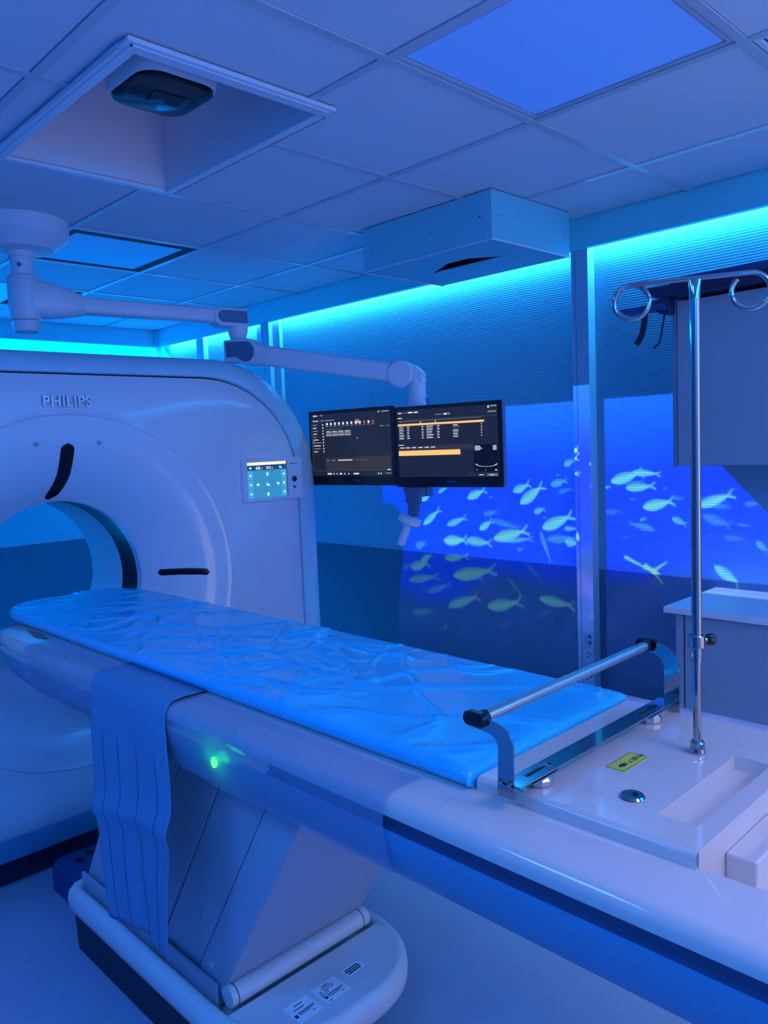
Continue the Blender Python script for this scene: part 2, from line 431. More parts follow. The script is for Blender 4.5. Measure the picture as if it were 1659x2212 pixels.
# rounded box body turned a little about the vertical
ca, sa = math.cos(math.radians(0)), math.sin(math.radians(0))
def prj(x, y, z): return (1.172+x*ca-y*sa, 2.012+x*sa+y*ca, z)
prof = [(.118, .122, 2.80), (.124, .128, 2.56), (.124, .128, 2.53), (.121, .125, 2.515), (.116, .120, 2.508)]
pb.rings([[prj(x, y, z) for x, y in rrect(-a, a, -b, b, .060, 8)] for a, b, z in prof], cap0=True, cap1=True)
pb.build('projector_body', M_arm, t)
lw = MB(); lw.rings([[prj(x, y, z) for x, y in rrect(-a, a, -b, b, .058, 8)] for a, b, z in ((.114, .118, 2.509), (.112, .116, 2.502), (.104, .108, 2.498))], cap0=True, cap1=True)
lwo = lw.build('lens_window', M_glass, t)
il = MB(); il.slab([prj(-.04, -.03, 2.4975), prj(.05, -.035, 2.4975), prj(.06, .03, 2.4975), prj(.02, .028, 2.4975), prj(.0, .0, 2.4975), prj(-.03, .04, 2.4975)], (0, 0, -.002))
il.build('lens', M_blackm, lwo)

# ultra short throw projector housing on the ceiling near the right wall
t = thing('projector_housing', 'white box shaped projector housing hanging from the ceiling near the wall', 'projector housing', (2.65, 2.17, CE))
bx0, bx1, by0, by1, bz = 2.388, 2.905, 1.830, 2.520, 2.262
h = MB()
h.box(bx0, bx0+.003, by0, by1, bz, CE-.004).box(bx1-.003, bx1, by0, by1, bz, CE-.004)
h.box(bx0+.003, bx1-.003, by1-.003, by1, bz, CE-.004)
h.build('side_panel', M_housing, t)
MB().box(bx0+.003, bx1-.003, by0, by0+.003, bz, CE-.004).build('vented_panel', M_housing, t)
ap = [(2.655, 2.365), (2.655, 1.985), (2.565, 2.09), (2.565, 2.20)]
bot = MB(); Z0, Z1 = bz, bz+.003
outer = [(bx0, by0), (bx1, by0), (bx1, by1), (bx0, by1)]
A_, B_, C_, D_ = ap[2], ap[3], ap[0], ap[1]
def bq(*pts): bot.prism(list(pts), Z0, Z1)
bq((bx0, by0), D_, A_); bq((bx0, by0), A_, B_, (bx0, by1)); bq((bx0, by1), B_, C_)
bq((bx0, by1), C_, (bx1, by1)); bq((bx1, by1), C_, D_, (bx1, by0)); bq((bx1, by0), D_, (bx0, by0))
bo = bot.build('bottom_panel', M_housing, t)
MB().box(2.52, 2.70, 1.95, 2.40, 2.30, 2.40).build('projector_core', M_blackm, t)
hf = MB(); hf.box(bx0-.002, bx0+.001, by0, by1, bz-.004, bz+.002).box(bx0, bx1, by1-.001, by1+.004, bz-.004, bz+.002).box(bx0, bx1, by0-.002, by0+.001, bz-.004, bz+.002)
hf.build('edge_flange', M_arm, t)
for (p, q) in (((bx0-.0015, 1.885, 2.352), (-1, 0, 0)), ((bx0-.0015, 2.135, 2.345), (-1, 0, 0)), ((bx0-.0015, 2.465, 2.335), (-1, 0, 0)), ((2.445, by0-.0015, 2.352), (0, -1, 0)), ((2.865, by0-.0015, 2.345), (0, -1, 0))):
    MB().disc(p, q, .0045, 12).build('screw', M_armc, t)
vh = MB()
for z in (2.362, 2.318, 2.300):
    for j in range(12): vh.disc((2.525+.018*j, by0-.0012, z), (0, -1, 0), .0016, 6)
vh.build('vent_pattern', M_armc, t)

# projected picture: a real projector beam, picture painted in wall coordinates
PX, PY, PZ = 2.61, 2.14, 2.258
Y0_, Y1_, Z0_, Z1_ = 0.60, 3.23, 0.25, 1.70
FISH = [(2.907,1.209,2.832,1.271,0.018,0.9,0),(2.788,1.257,2.727,1.283,0.01,0.8,0),(2.588,1.231,2.47,1.276,0.019,0.9,0.1),(2.301,1.27,2.206,1.307,0.017,0.8,0),(2.26,1.211,2.126,1.301,0.023,0.9,0.1),(2.084,1.304,1.996,1.326,0.017,0.6,0),(2.048,1.269,1.972,1.288,0.012,0.35,0),(2.902,1.08,2.779,1.167,0.017,0.9,0),(2.733,1.085,2.602,1.131,0.016,0.8,0.1),(2.514,1.074,2.434,1.121,0.017,0.9,0),(2.486,1.152,2.396,1.169,0.014,0.4,0),(2.183,1.172,2.12,1.192,0.014,0.7,0),(2.137,1.097,1.97,1.166,0.025,0.9,0.15),(2.433,1.125,2.262,1.091,0.015,0.4,0),(2.427,1.03,2.223,1.084,0.025,0.9,0.4),(2.366,1.025,2.197,1.044,0.013,0.6,0.2),(2.759,1.001,2.603,1.015,0.024,1,0.5),(2.603,1.015,2.444,1.006,0.021,0.8,0.2),(2.965,0.957,2.89,0.982,0.021,0.5,0),(2.288,0.983,2.248,0.995,0.01,0.4,0),(2.148,1.083,2.093,0.938,0.011,0.5,0.2),(2.111,1.049,1.948,1.059,0.018,0.45,0.2),(2.013,1.046,1.948,1.037,0.021,0.8,0),(2.017,1.103,1.952,1.106,0.011,0.7,0),(2.931,0.87,2.852,0.911,0.017,0.8,0.2),(3.012,0.826,2.875,0.864,0.024,0.8,0.3),(3.074,0.821,3.008,0.843,0.015,0.4,0.2),(2.757,0.899,2.6,0.922,0.02,0.8,0.4),(2.702,0.808,2.425,0.863,0.029,0.8,0.8),(2.695,0.808,2.505,0.82,0.022,0.6,0.9),(3.03,0.755,2.809,0.795,0.021,0.6,0.8),(2.89,0.701,2.724,0.76,0.018,0.45,0.3),(2.742,0.641,2.534,0.716,0.024,0.7,0.4),(2.48,0.668,2.268,0.718,0.027,0.75,0.5),(2.344,0.828,2.27,0.76,0.007,0.45,0.5),(2.27,0.76,2.285,0.721,0.005,0.45,0.5),(2.16,0.749,1.97,0.733,0.022,0.75,0.5),(3.011,0.57,2.846,0.602,0.019,0.4,0.3),(2.788,0.516,2.754,0.531,0.013,0.4,0.3),(2.234,0.913,2.139,0.829,0.009,0.35,0.5),(2.165,0.661,2.089,0.698,0.015,0.25,0.3),(1.951,1.361,1.869,1.365,0.024,1,0),(1.952,1.309,1.874,1.327,0.017,0.9,0),(1.953,1.249,1.871,1.247,0.016,0.8,0),(1.775,1.32,1.629,1.361,0.021,1,0.1),(1.672,1.364,1.548,1.354,0.012,0.9,0.1),(1.705,1.293,1.572,1.305,0.016,0.9,0.1),(1.705,1.306,1.619,1.326,0.011,0.4,0),(1.626,1.212,1.491,1.243,0.021,1,0.15),(1.491,1.255,1.446,1.256,0.009,0.35,0),(1.388,1.224,1.249,1.277,0.019,1,0.1),(1.327,1.226,1.258,1.228,0.011,0.4,0),(1.497,1.172,1.437,1.148,0.013,0.7,0.1),(1.574,1.117,1.691,1.142,0.013,0.5,0.1),(1.642,1.157,1.61,1.168,0.007,0.6,0),(1.369,1.187,1.258,1.152,0.019,0.4,0.1),(1.234,1.158,1.183,1.153,0.004,0.5,0),(1.286,1.104,1.205,1.102,0.012,0.3,0),(1.814,1.186,1.724,1.191,0.012,0.3,0),(1.812,1.294,1.775,1.3,0.007,0.7,0),(1.323,0.987,1.214,0.913,0.019,0.9,0.1),(1.161,1.095,1.119,1.058,0.012,0.6,0.1),(1.205,1.238,1.148,1.242,0.01,0.4,0),(1.72,1.077,1.687,1.084,0.007,0.25,0),(2.011,1.394,1.958,1.419,0.015,0.7,0),(2.295,1.268,2.203,1.307,0.017,0.8,0)]
DARK = [(2.212,1.603,2.176,1.623,0.006),(2.008,1.515,1.967,1.531,0.006),(2.162,1.491,2.131,1.505,0.007),(1.741,1.597,1.72,1.586,0.005),(1.648,1.533,1.62,1.548,0.005),(1.572,1.469,1.545,1.468,0.004),(1.736,1.446,1.726,1.436,0.005),(1.54,1.59,1.523,1.598,0.004),(1.642,1.657,1.641,1.68,0.003),(1.887,1.546,1.883,1.563,0.006),(1.904,1.498,1.891,1.532,0.004)]
XT = [(1.716,0.995,1.587,0.94,0.01,0.8),(1.587,0.94,1.519,0.988,0.008,0.9),(1.587,0.94,1.53,0.88,0.009,0.9),(1.624,0.962,1.55,0.928,0.015,1)]

def make_picture():
    W, H = 1320, 728
    yy = np.linspace(Y0_, Y1_, W, dtype=np.float32)[None, :].repeat(H, 0)
    zz = np.linspace(Z0_, Z1_, H, dtype=np.float32)[:, None].repeat(W, 1)
    rng = np.random.RandomState(3)
    def vnoise(sy, sz, seed):
        r = np.random.RandomState(seed); gy, gz = int((Y1_-Y0_)/sy)+3, int((Z1_-Z0_)/sz)+3
        g = r.rand(gz, gy).astype(np.float32); u = (yy-Y0_)/sy; v = (zz-Z0_)/sz
        i = np.floor(u).astype(int); j = np.floor(v).astype(int); fu = u-i; fv = v-j
        fu = fu*fu*(3-2*fu); fv = fv*fv*(3-2*fv)
        return (g[j, i]*(1-fu)+g[j, i+1]*fu)*(1-fv)+(g[j+1, i]*(1-fu)+g[j+1, i+1]*fu)*fv
    def fbm(s, seed): return (vnoise(s, s, seed)*.5+vnoise(s/2, s/2, seed+1)*.27+vnoise(s/4, s/4, seed+2)*.15+vnoise(s/8, s/8, seed+3)*.08)
    def mixc(a, b, t): return a*(1-t[..., None])+b*t[..., None]
    def ss(a, b, x):
        t_ = np.clip((x-a)/(b-a), 0, 1); return t_*t_*(3-2*t_)
    top = np.array([.02, .13, .80], np.float32); deep = np.array([.004, .004, .70], np.float32)
    img = mixc(deep, top, ss(1.30, 1.72, zz+.05*(fbm(.3, 5)-.5)))
    n1 = fbm(.35, 11); n2 = fbm(.10, 21)
    # hazy reef: at the right it rises, at the left it lies low
    reef_z = .86+.10*ss(2.0, 1.2, yy)+.14*(n1-.5)-.16*ss(2.35, 2.75, yy)
    reef = ss(.06, -.04, zz-reef_z)
    reefc = np.array([.030, .040, .13], np.float32)*(0.55+.9*n2[..., None])
    pink = ss(.60, .80, fbm(.22, 41))[..., None]*np.array([.05, .015, .06], np.float32)
    img = mixc(img, reefc+pink, reef*.93)
    haze = ss(1.75, 1.15, yy)*ss(1.16, .95, zz)*ss(.70, .86, zz)
    img = mixc(img, np.array([.06, .10, .50], np.float32)*np.ones_like(img), haze*.55*(.6+.6*n1))
    def blob(cy, cz, ry, rz, ang, col, a):
        nonlocal img
        ca_, sa_ = math.cos(ang), math.sin(ang); dy, dz = yy-cy, zz-cz
        d = ((dy*ca_+dz*sa_)/ry)**2+((-dy*sa_+dz*ca_)/rz)**2
        img = mixc(img, np.array(col, np.float32)*np.ones_like(img), a*ss(1.25, .6, d))
    for k in range(60):
        cy, cz = rng.uniform(.7, 3.0), rng.uniform(.35, .85)
        blob(cy, cz, rng.uniform(.006, .03), rng.uniform(.005, .02), rng.uniform(0, 3), (.10, .11, .20) if k % 3 else (.16, .08, .20), rng.uniform(.1, .45))
    for (a, b, c_, d, w_) in DARK:
        blob((a+c_)/2, (b+d)/2, math.hypot(a-c_, b-d)/2+.006, w_*.8, math.atan2(d-b, c_-a), (.01, .05, .62), .75)
    def fish(a, b, c_, d, w_, br, ye, tailfork=True):
        nonlocal img
        w_ *= 1.28
        L = math.hypot(c_-a, d-b); ux, uz = (c_-a)/L, (d-b)/L; pad = w_*2+.02
        lo_y, hi_y = min(a, c_)-pad, max(a, c_)+pad; lo_z, hi_z = min(b, d)-pad, max(b, d)+pad
        j0, j1 = [int(np.clip((v-Y0_)/(Y1_-Y0_)*W, 0, W-1)) for v in (lo_y, hi_y)]
        i0, i1 = [int(np.clip((v-Z0_)/(Z1_-Z0_)*H, 0, H-1)) for v in (lo_z, hi_z)]
        if j1 <= j0 or i1 <= i0: return
        Y, Z = yy[i0:i1, j0:j1], zz[i0:i1, j0:j1]
        s = ((Y-a)*ux+(Z-b)*uz)/L; t_ = (-(Y-a)*uz+(Z-b)*ux)
        body = np.where((s > 0) & (s < .9), np.sin(np.pi*np.clip(s/.9, 0, 1)**.78)**.85, 0)*w_*.95
        alpha = ss(1.12, .72, np.abs(t_)/np.maximum(body, 1e-4))*(body > 1e-4)
        # forked tail
        ts = np.clip((s-.84)/.20, 0, 1); spread = ts*w_*1.0
        tail = ss(1.0, .55, np.abs(np.abs(t_)-spread*.75)/np.maximum(w_*.30, 1e-4))*(s > .84)*(s < 1.04)
        alpha = np.maximum(alpha, tail*.75)
        line = np.exp(-(t_/np.maximum(w_*.28, 1e-4))**2)
        base = np.array([.22, .56, .52], np.float32)*(1-ye)+np.array([.34, .54, .24], np.float32)*ye
        core = np.array([.52, .90, .52], np.float32)*(1-ye)+np.array([.66, .84, .14], np.float32)*ye
        colr = base*(1-.55*line[..., None])+core*.55*line[..., None]
        colr = colr*(.75+.45*ss(-w_, w_, t_))[..., None]
        A = (alpha*min(1, br*1.1))[..., None]
        img[i0:i1, j0:j1] = img[i0:i1, j0:j1]*(1-A)+colr*(.25+.75*br)*A
    for f in sorted(FISH, key=lambda q: q[5]): fish(*f)
    rs2 = np.random.RandomState(9)
    for k in range(26):    # distant specks
        cy, cz = rs2.uniform(.9, 2.9), rs2.uniform(.9, 1.4)
        blob(cy, cz, rs2.uniform(.006, .014), .004, rs2.uniform(-.6, .6), (.25, .45, .9), rs2.uniform(.15, .5))
    # yellow tail fin
    for (a, b, c_, d, w_, br) in XT:
        L = math.hypot(c_-a, d-b); ux, uz = (c_-a)/L, (d-b)/L
        s = ((yy-a)*ux+(zz-b)*uz)/L; t_ = (-(yy-a)*uz+(zz-b)*ux)
        wd = w_*(.45+.55*np.clip(s, 0, 1)) if w_ > .011 and b > d and abs(c_-a) > .1 else w_*(1.0-.75*np.clip(s, 0, 1))
        al = ss(1.1, .6, np.abs(t_)/wd)*ss(-.03, .05, s)*ss(1.03, .97, s)
        img = mixc(img, np.array([.45, .72, .07], np.float32)*np.ones_like(img), al*br)
    for (cy, cz, r1, r2, an) in ((1.37, .80, .055, .012, -.6), (1.30, .77, .035, .010, -1.0), (1.43, .77, .02, .016, .3), (1.885, .93, .022, .012, 1.3)):
        blob(cy, cz, r1, r2, an, (.22, .42, .62), .8)
    # the projector's own mask: left boundary with the rounded gantry cut-out, diagonal at the right
    mask = ss(1.683, 1.680, zz)*ss(.28, .60, zz)
    left = np.where(zz > 1.19, 3.21, 3.085)
    # rounded corner
    cyc, czc, rad = 3.16, 1.085, .105
    mask = mask*np.where((zz <= 1.19), np.where((yy < cyc-rad+.03*0) | (yy < 3.06), 1.0, np.where((zz > czc) & (yy < cyc), ((yy-cyc)**2+(zz-czc)**2 > rad*rad), (zz <= czc)*(yy < 3.06+.06*ss(1.0, .55, zz)))), yy < 3.21)
    diag = (zz-1.395)*1.0+(1.295-yy)*(-1.0)
    mask = mask*np.where((yy < 1.295) & (zz > 1.395-(1.295-yy)*1.06), 0.0, 1.0)
    img = img*mask[..., None]
    out = np.ones((H, W, 4), np.float32); out[..., :3] = img
    im = bpy.data.images.new('projected_reef', W, H, alpha=False, float_buffer=True)
    im.colorspace_settings.name = 'Non-Color'
    im.pixels.foreach_set(out.ravel()); im.update(); im.pack()
    return im
def projector_beam():
    l = bpy.data.lights.new('projector_beam', 'POINT'); l.shadow_soft_size = 0.002; l.energy = 1.0; l.use_nodes = True
    o = bpy.data.objects.new('projector_beam', l); COL.objects.link(o); o.location = (PX, PY, PZ)
    n = l.node_tree.nodes; k = l.node_tree.links; em = n['Emission']
    g = n.new('ShaderNodeNewGeometry')
    neg = n.new('ShaderNodeVectorMath'); neg.operation = 'SCALE'; neg.inputs['Scale'].default_value = BEAM_SIGN
    k.new(g.outputs['Incoming'], neg.inputs[0])
    sp = n.new('ShaderNodeSeparateXYZ'); k.new(neg.outputs[0], sp.inputs[0])
    def mth(op, a=None, b=None, c_=None):
        q = n.new('ShaderNodeMath'); q.operation = op
        for i, v in enumerate((a, b, c_)):
            if v is None: continue
            if isinstance(v, (int, float)): q.inputs[i].default_value = v
            else: k.new(v, q.inputs[i])
        return q.outputs[0]
    D = XW-PX
    dx = mth('MAXIMUM', sp.outputs['X'], 1e-4)
    t_ = mth('DIVIDE', D, dx)
    u = mth('DIVIDE', mth('SUBTRACT', mth('MULTIPLY_ADD', sp.outputs['Y'], t_, PY), Y0_), Y1_-Y0_)
    v = mth('DIVIDE', mth('SUBTRACT', mth('MULTIPLY_ADD', sp.outputs['Z'], t_, PZ), Z0_), Z1_-Z0_)
    cx = n.new('ShaderNodeCombineXYZ'); k.new(u, cx.inputs[0]); k.new(v, cx.inputs[1])
    im = n.new('ShaderNodeTexImage'); im.image = make_picture(); im.extension = 'CLIP'; im.interpolation = 'Linear'
    k.new(cx.outputs[0], im.inputs[0])
    k.new(im.outputs[0], em.inputs[0])
    front = mth('GREATER_THAN', sp.outputs['X'], 0.02)
    st = mth('MULTIPLY', mth('MULTIPLY', mth('MULTIPLY', mth('MULTIPLY', t_, t_), t_), 1.0/D), front)
    k.new(mth('MULTIPLY', st, BEAM_GAIN), em.inputs[1])
BEAM_SIGN = 1.0
BEAM_GAIN = 84.0
projector_beam()

# ------------------------------------------------------------------ ceiling arm
HX, HY = 1.215, 3.225
E1 = Vector((2.108, 3.085, 0)); E2 = Vector((2.485, 2.412, 0))
t = thing('ceiling_monitor_arm', 'white two-jointed ceiling arm carrying the pair of monitors', 'ceiling arm', (HX, HY, CE))
MB().lathe((HX, HY, CE), (0, 0, -1), [(.178, 0.0), (.182, .004), (.182, .062), (.176, .068), (.120, .112), (.045, .118)], n=64).build('ceiling_canopy', M_arm, t, smooth=30)
MB().lathe((HX, HY, CE), (0, 0, -1), [(.036, .11), (.054, .112), (.054, .132), (.050, .138), (.040, .139)], n=40).build('collar', M_arm, t, smooth=30)
po = MB().cyl((HX, HY, 2.33), (HX, HY, 2.235), .042, n=40).build('mount_post', M_arm, t)
dv = Vector((-.55, -.83, 0)).normalized()
MB().cyl(Vector((HX, HY, 2.272))+dv*.0405, Vector((HX, HY, 2.272))+dv*.0435, .009, n=14).build('bolt', M_armc, po)
# hub
axd = (E1-Vector((HX, HY, 0))).normalized(); sd = Vector((-axd.y, axd.x, 0))
hb = MB()
n = 28; rs = []
for z, r in ((2.238, .048), (2.230, .058), (2.16, .060), (2.105, .060), (2.075, .056), (2.065, .050)):
    rs.append([(HX+r*math.cos(a), HY+r*math.sin(a), z) for a in [2*math.pi*i/n for i in range(n)]])
hb.rings(rs, True, True, True)
def sect(c, hw, hh, ex=2.6, m=24):
    out = []
    for i in range(m):
        a = 2*math.pi*i/m; ca_, sa_ = math.cos(a), math.sin(a)
        out.append(c+sd*(hw*math.copysign(abs(ca_)**(2/ex), ca_))+Vector((0, 0, 1))*(hh*math.copysign(abs(sa_)**(2/ex), sa_)))
    return out
H0 = Vector((HX, HY, 0)); zc = 2.150
hb.rings([sect(H0+axd*0+Vector((0, 0, zc)), .055, .070), sect(H0+axd*.07+Vector((0, 0, zc-.002)), .055, .074), sect(H0+axd*.13+Vector((0, 0, zc-.006)), .052, .066), sect(H0+axd*.18+Vector((0, 0, zc-.010)), .048, .052), sect(H0+axd*.215+Vector((0, 0, zc-.014)), .044, .044), sect(H0+axd*.222+Vector((0, 0, zc-.014)), .038, .038)], True, True, True)
hb.build('hub', M_arm, t, smooth=50)
MB().lathe((HX, HY, 2.062), (0, 0, -1), [(.052, 0), (.052, .006), (.045, .040), (.041, .043)], n=36).build('hub_cap', M_arm, t)
L1 = (E1-H0).length
ar = MB(); ar.rings([sect(H0+axd*.21+Vector((0, 0, 2.135)), .040, .034, 4), sect(H0+axd*(L1-.10)+Vector((0, 0, 2.128)), .038, .033, 4)], True, True, True)
ar.build('arm_tube', M_arm, t, smooth=35)
# first elbow: rounded end box with dark side covers
def stadium_plate(mb, c, d, up, L, hh, thick_dir, th, mi=0, n=10):
    """plate with a round end at -d; c is the centre of the flat end"""
    pts = []
    c = Vector(c)
    for i in range(n+1):
        a = math.radians(90+180*i/n); pts.append(c-d*(L-hh)+d*(hh*math.cos(a))+up*(hh*math.sin(a)))
    pts += [c-up*hh, c+up*hh]
    mb.slab(pts, thick_dir*th, mi)
Uz = Vector((0, 0, 1))
side = -sd if (-sd).dot(Vector((-1, -1, 0))) > 0 else sd
e1 = MB(); stadium_plate(e1, E1+Vector((0, 0, 2.122))+axd*.035-side*.045, axd, Uz, .165, .041, side, .09)
e1.build('elbow_housing', M_arm, t, bevel=.008, seg=3)
e1c = MB(); stadium_plate(e1c, E1+Vector((0, 0, 2.124))+axd*.030+side*.0455, axd, Uz, .142, .027, side, .004)
e1c.build('elbow_cover', M_armc, t, bevel=.001)
MB().lathe((E1.x, E1.y, 2.085), (0, 0, -1), [(.048, 0), (.046, .02), (.036, .052), (.034, .058)], n=36).build('elbow_post', M_arm, t)
# spring arm
d2 = (E2-E1).normalized(); s2 = Vector((-d2.y, d2.x, 0)); s2 = s2 if s2.dot(Vector((-1, -1, 0))) > 0 else -s2
za, zb = 1.972, 1.822
A0 = E1+Vector((0, 0, za)); B0 = E2+Vector((0, 0, zb))
e2 = MB()
p = []
c0 = A0+s2*.046
pts = [(-.070, .052), (-.076, .046), (-.076, -.040), (-.068, -.048), (-.020, -.048)]
for i in range(13):
    a = math.radians(-125+215*i/12); pts.append((.035+.056*math.cos(a), -.006+.060*math.sin(a)))
e2.slab([c0+d2*(x+.022)+Uz*z for x, z in pts], -s2*.092)
e2.build('spring_arm_joint', M_arm, t, bevel=.005, seg=3)
ec = MB(); pts = [(-.062, .042), (-.062, -.026), (-.018, -.026)]
for i in range(13):
    a = math.radians(-130+220*i/12); pts.append((.035+.040*math.cos(a), -.006+.046*math.sin(a)))
ec.slab([c0+s2*.0005+d2*(x+.022)+Uz*z for x, z in pts], s2*.004)
ec.build('joint_cover', M_armc, t, bevel=.001)
dd = (B0-A0).normalized(); uu = dd.cross(s2).normalized(); uu = uu if uu.z > 0 else -uu
def sect2(c, hw, hh, ex=5, m=24):
    out = []
    for i in range(m):
        a = 2*math.pi*i/m; ca_, sa_ = math.cos(a), math.sin(a)
        out.append(c+s2*(hw*math.copysign(abs(ca_)**(2/ex), ca_))+uu*(hh*math.copysign(abs(sa_)**(2/ex), sa_)))
    return out
sa = MB(); sa.rings([sect2(A0+dd*.07, .044, .052), sect2(A0+dd*.14, .042, .046), sect2(B0-dd*.05, .038, .040)], True, True, True)
sa.build('spring_arm', M_arm, t, smooth=35)
kn = MB()
kn.lathe(B0+s2*.046-dd*.0, -s2, [(.050, 0), (.058, .006), (.058, .086), (.050, .092)], n=40)
kn.build('end_knuckle', M_arm, t, smooth=35)
k2 = MB(); k2.rings([sect2(B0+dd*.0+Uz*.0, .042, .050, 4), sect2(B0+d2*.060-Uz*.006, .040, .040, 4), sect2(B0+d2*.095-Uz*.022, .036, .026, 4)], True, True, True)
k2.build('knuckle_nose', M_arm, t, smooth=50)
DPX, DPY = (E2+d2*.065).x, (E2+d2*.065).y
MB().lathe((DPX, DPY, zb-.02), (0, 0, -1), [(.040, 0), (.040, .020), (.037, .022), (.037, .105), (.039, .107), (.039, .15), (.034, .16)], n=36).build('drop_post', M_arm, t, smooth=30)
# monitor carrier behind the screens, and the plate below with the positioning handle
m = MB(); m.box(2.560, 2.590, DPY-.30, DPY+.30, 1.47, 1.55).box(2.515, 2.560, DPY-.035, DPY+.035, 1.29, 1.72).box(2.495, 2.516, DPY-.03, DPY+.03, 1.29, 1.33)
m.build('monitor_carrier', M_armc, t, bevel=.004)
pl = MB(); gx = 2.475; cy = 2.372
prof = [(-.052, 1.333), (-.050, 1.315), (-.042, 1.300), (-.042, 1.262), (-.030, 1.258), (-.030, 1.205), (.028, 1.205), (.028, 1.262), (.040, 1.264), (.040, 1.300), (.050, 1.318), (.052, 1.333)]
pl.slab([(gx, cy+a, z) for a, z in prof], (.02, 0, 0)); pl.build('handle_bracket', M_armc, t, bevel=.002)
hp = Vector((2.455, 2.362, 1.205)); hd = Vector((-.20, .33, -.92)).normalized()
ds = MB().lathe(hp, hd, [(.036, 0), (.050, .003), (.051, .026), (.046, .030), (.02, .031)], n=36).build('handle_flange', M_arm, t, smooth=30)
MB().lathe(hp+hd*.02, hd, [(.017, 0), (.0175, .09), (.0185, .105), (.016, .112), (.008, .113)], n=24).build('handle_grip', M_arm, t, smooth=35)

# ------------------------------------------------------------------ monitors
def scr_mats():
    return [emis('screen_dark', (.010, .013, .026)), emis('screen_panel', (.028, .026, .034)), emis('screen_yellow', (.95, .55, .16)),
            emis('screen_white', (.75, .75, .78)), emis('screen_grey', (.16, .16, .18)), emis('screen_dim', (.25, .25, .28)), emis('screen_black', (.001, .001, .003)), emis('screen_red', (.65, .06, .08)), emis('screen_blue', (.03, .10, .32))]
def monitor(P0, P1, z0, z1, ui, label, logo):
    """P0 = left end (seen from the front), P1 = right end, both (x, y)"""
    a = Vector((P0[0], P0[1], 0)); b = Vector((P1[0], P1[1], 0)); r = (b-a).normalized(); W_ = (b-a).length
    nrm = Vector((r.y, -r.x, 0)); nrm = nrm if nrm.x < 0 else -nrm    # towards the viewer
    t = thing('monitor', label, 'monitor', ((P0[0]+P1[0])/2, (P0[1]+P1[1])/2, z0), 'pair of monitors on the ceiling arm')
    H_ = z1-z0
    def P(u, v, d=0): return a+r*(u*W_)+Uz*(z1-v*H_)+nrm*d
    cs = MB(); c = a+r*(W_/2)+Uz*((z0+z1)/2)-nrm*.022
    cs.obox(c, r*(W_/2-.004), nrm*.018, Uz*(H_/2-.004))
    cs.build('back_case', M_armc, t, bevel=.004)
    bz_ = MB(); bz_.obox(a+r*(W_/2)+Uz*((z0+z1)/2)-nrm*.003, r*(W_/2), nrm*.004, Uz*(H_/2))
    bz_.build('bezel', M_black, t, bevel=.002)
    u0, u1, v0, v1 = .035, .965, .045, .875
    ms = scr_mats(); s = MB()
    s.quad(P(u0, v1, .0014), P(u1, v1, .0014), P(u1, v0, .0014), P(u0, v0, .0014), 0)
    for i, (x0, y0, x1, y1, mi) in enumerate(ui):
        d = .0018+.0003*(1 if mi in (1, 6) else 2 if mi in (2, 4, 8) else 3)
        X0, X1 = u0+(u1-u0)*x0, u0+(u1-u0)*x1; Y0, Y1 = v0+(v1-v0)*y0, v0+(v1-v0)*y1
        s.quad(P(X0, Y1, d), P(X1, Y1, d), P(X1, Y0, d), P(X0, Y0, d), mi)
    s.build('screen', ms, t, smooth=0)
    text('logo', 'PHILIPS', P(logo, .945, .0015), r, Uz, .008, M_blueb, t, space=1.1)
    return t
rnd = random.Random(4)
UI1 = [(.03, .012, .05, .035, 3), (.055, .015, .085, .032, 3), (.12, .015, .16, .03, 5), (.90, .012, .985, .03, 5), (.86, .010, .872, .035, 3),
       (.02, .10, .10, .112, 3), (.125, .10, .18, .112, 5), (.19, .10, .31, .112, 5), (.0, .92, 1.0, .922, 4), (.19, .245, .40, .252, 4),
       (.17, .70, .99, .915, 1), (.0, .12, .165, .915, 8)]
UI1[-1] = (.0, .125, .002, .915, 4)
for i in range(12):
    x = .20+i*.053
    UI1 += [(x, .145, x+.022, .185, 7 if i in (9, 11) else 3), (x-.006, .20, x+.027, .208, 5)]
UI1 += [(.575, .115, .625, .19, 4), (.59, .14, .612, .17, 2)]
for i in range(10):
    y = .165+i*.048
    UI1 += [(.02, y, .02+rnd.uniform(.04, .11), y+.012, 3 if i % 2 else 5), (.148, y-.006, .160, y+.018, 3)]
UI1 += [(.018, .43, .022, .47, 2)]
for i in range(4):
    x = .195+i*.082
    UI1 += [(x, .275, x+.076, .325, 4), (x, .33, x+.076, .36, 5), (x+.006, .285, x+.05, .292, 3), (x+.006, .34, x+.014, .352, 3)]
UI1 += [(.87, .235, .92, .247, 5), (.94, .235, .985, .245, 4), (.59, .40, .598, .418, 3), (.185, .745, .22, .758, 5), (.26, .745, .30, .758, 5), (.34, .742, .52, .757, 3), (.55, .748, .72, .752, 4), (.945, .90, .985, .914, 3)]
for x in (.19, .215, .27, .31, .35, .41, .46, .53, .565, .83, .86): UI1.append((x, .955, x+.012+rnd.choice((0, .02)), .978, 3))
UI1 += [(.92, .955, .99, .968, 5)]
UI2 = [(.0, .03, .055, .055, 4), (.01, .035, .04, .048, 3), (.07, .035, .10, .046, 5), (.115, .03, .165, .05, 3), (.18, .03, .22, .05, 3), (.91, .015, .925, .045, 3), (.935, .012, .995, .03, 5),
       (.40, .085, .47, .095, 5), (.48, .075, .55, .105, 4), (.49, .08, .515, .1, 3), (.91, .085, .99, .11, 4), (.0, .11, .05, .122, 3), (.0, .15, 1.0, .152, 4),
       (.0, .205, .875, .235, 2), (.01, .165, .85, .172, 4), (.02, .168, .05, .176, 5), (.24, .18, .25, .20, 3), (.395, .18, .405, .20, 3)]
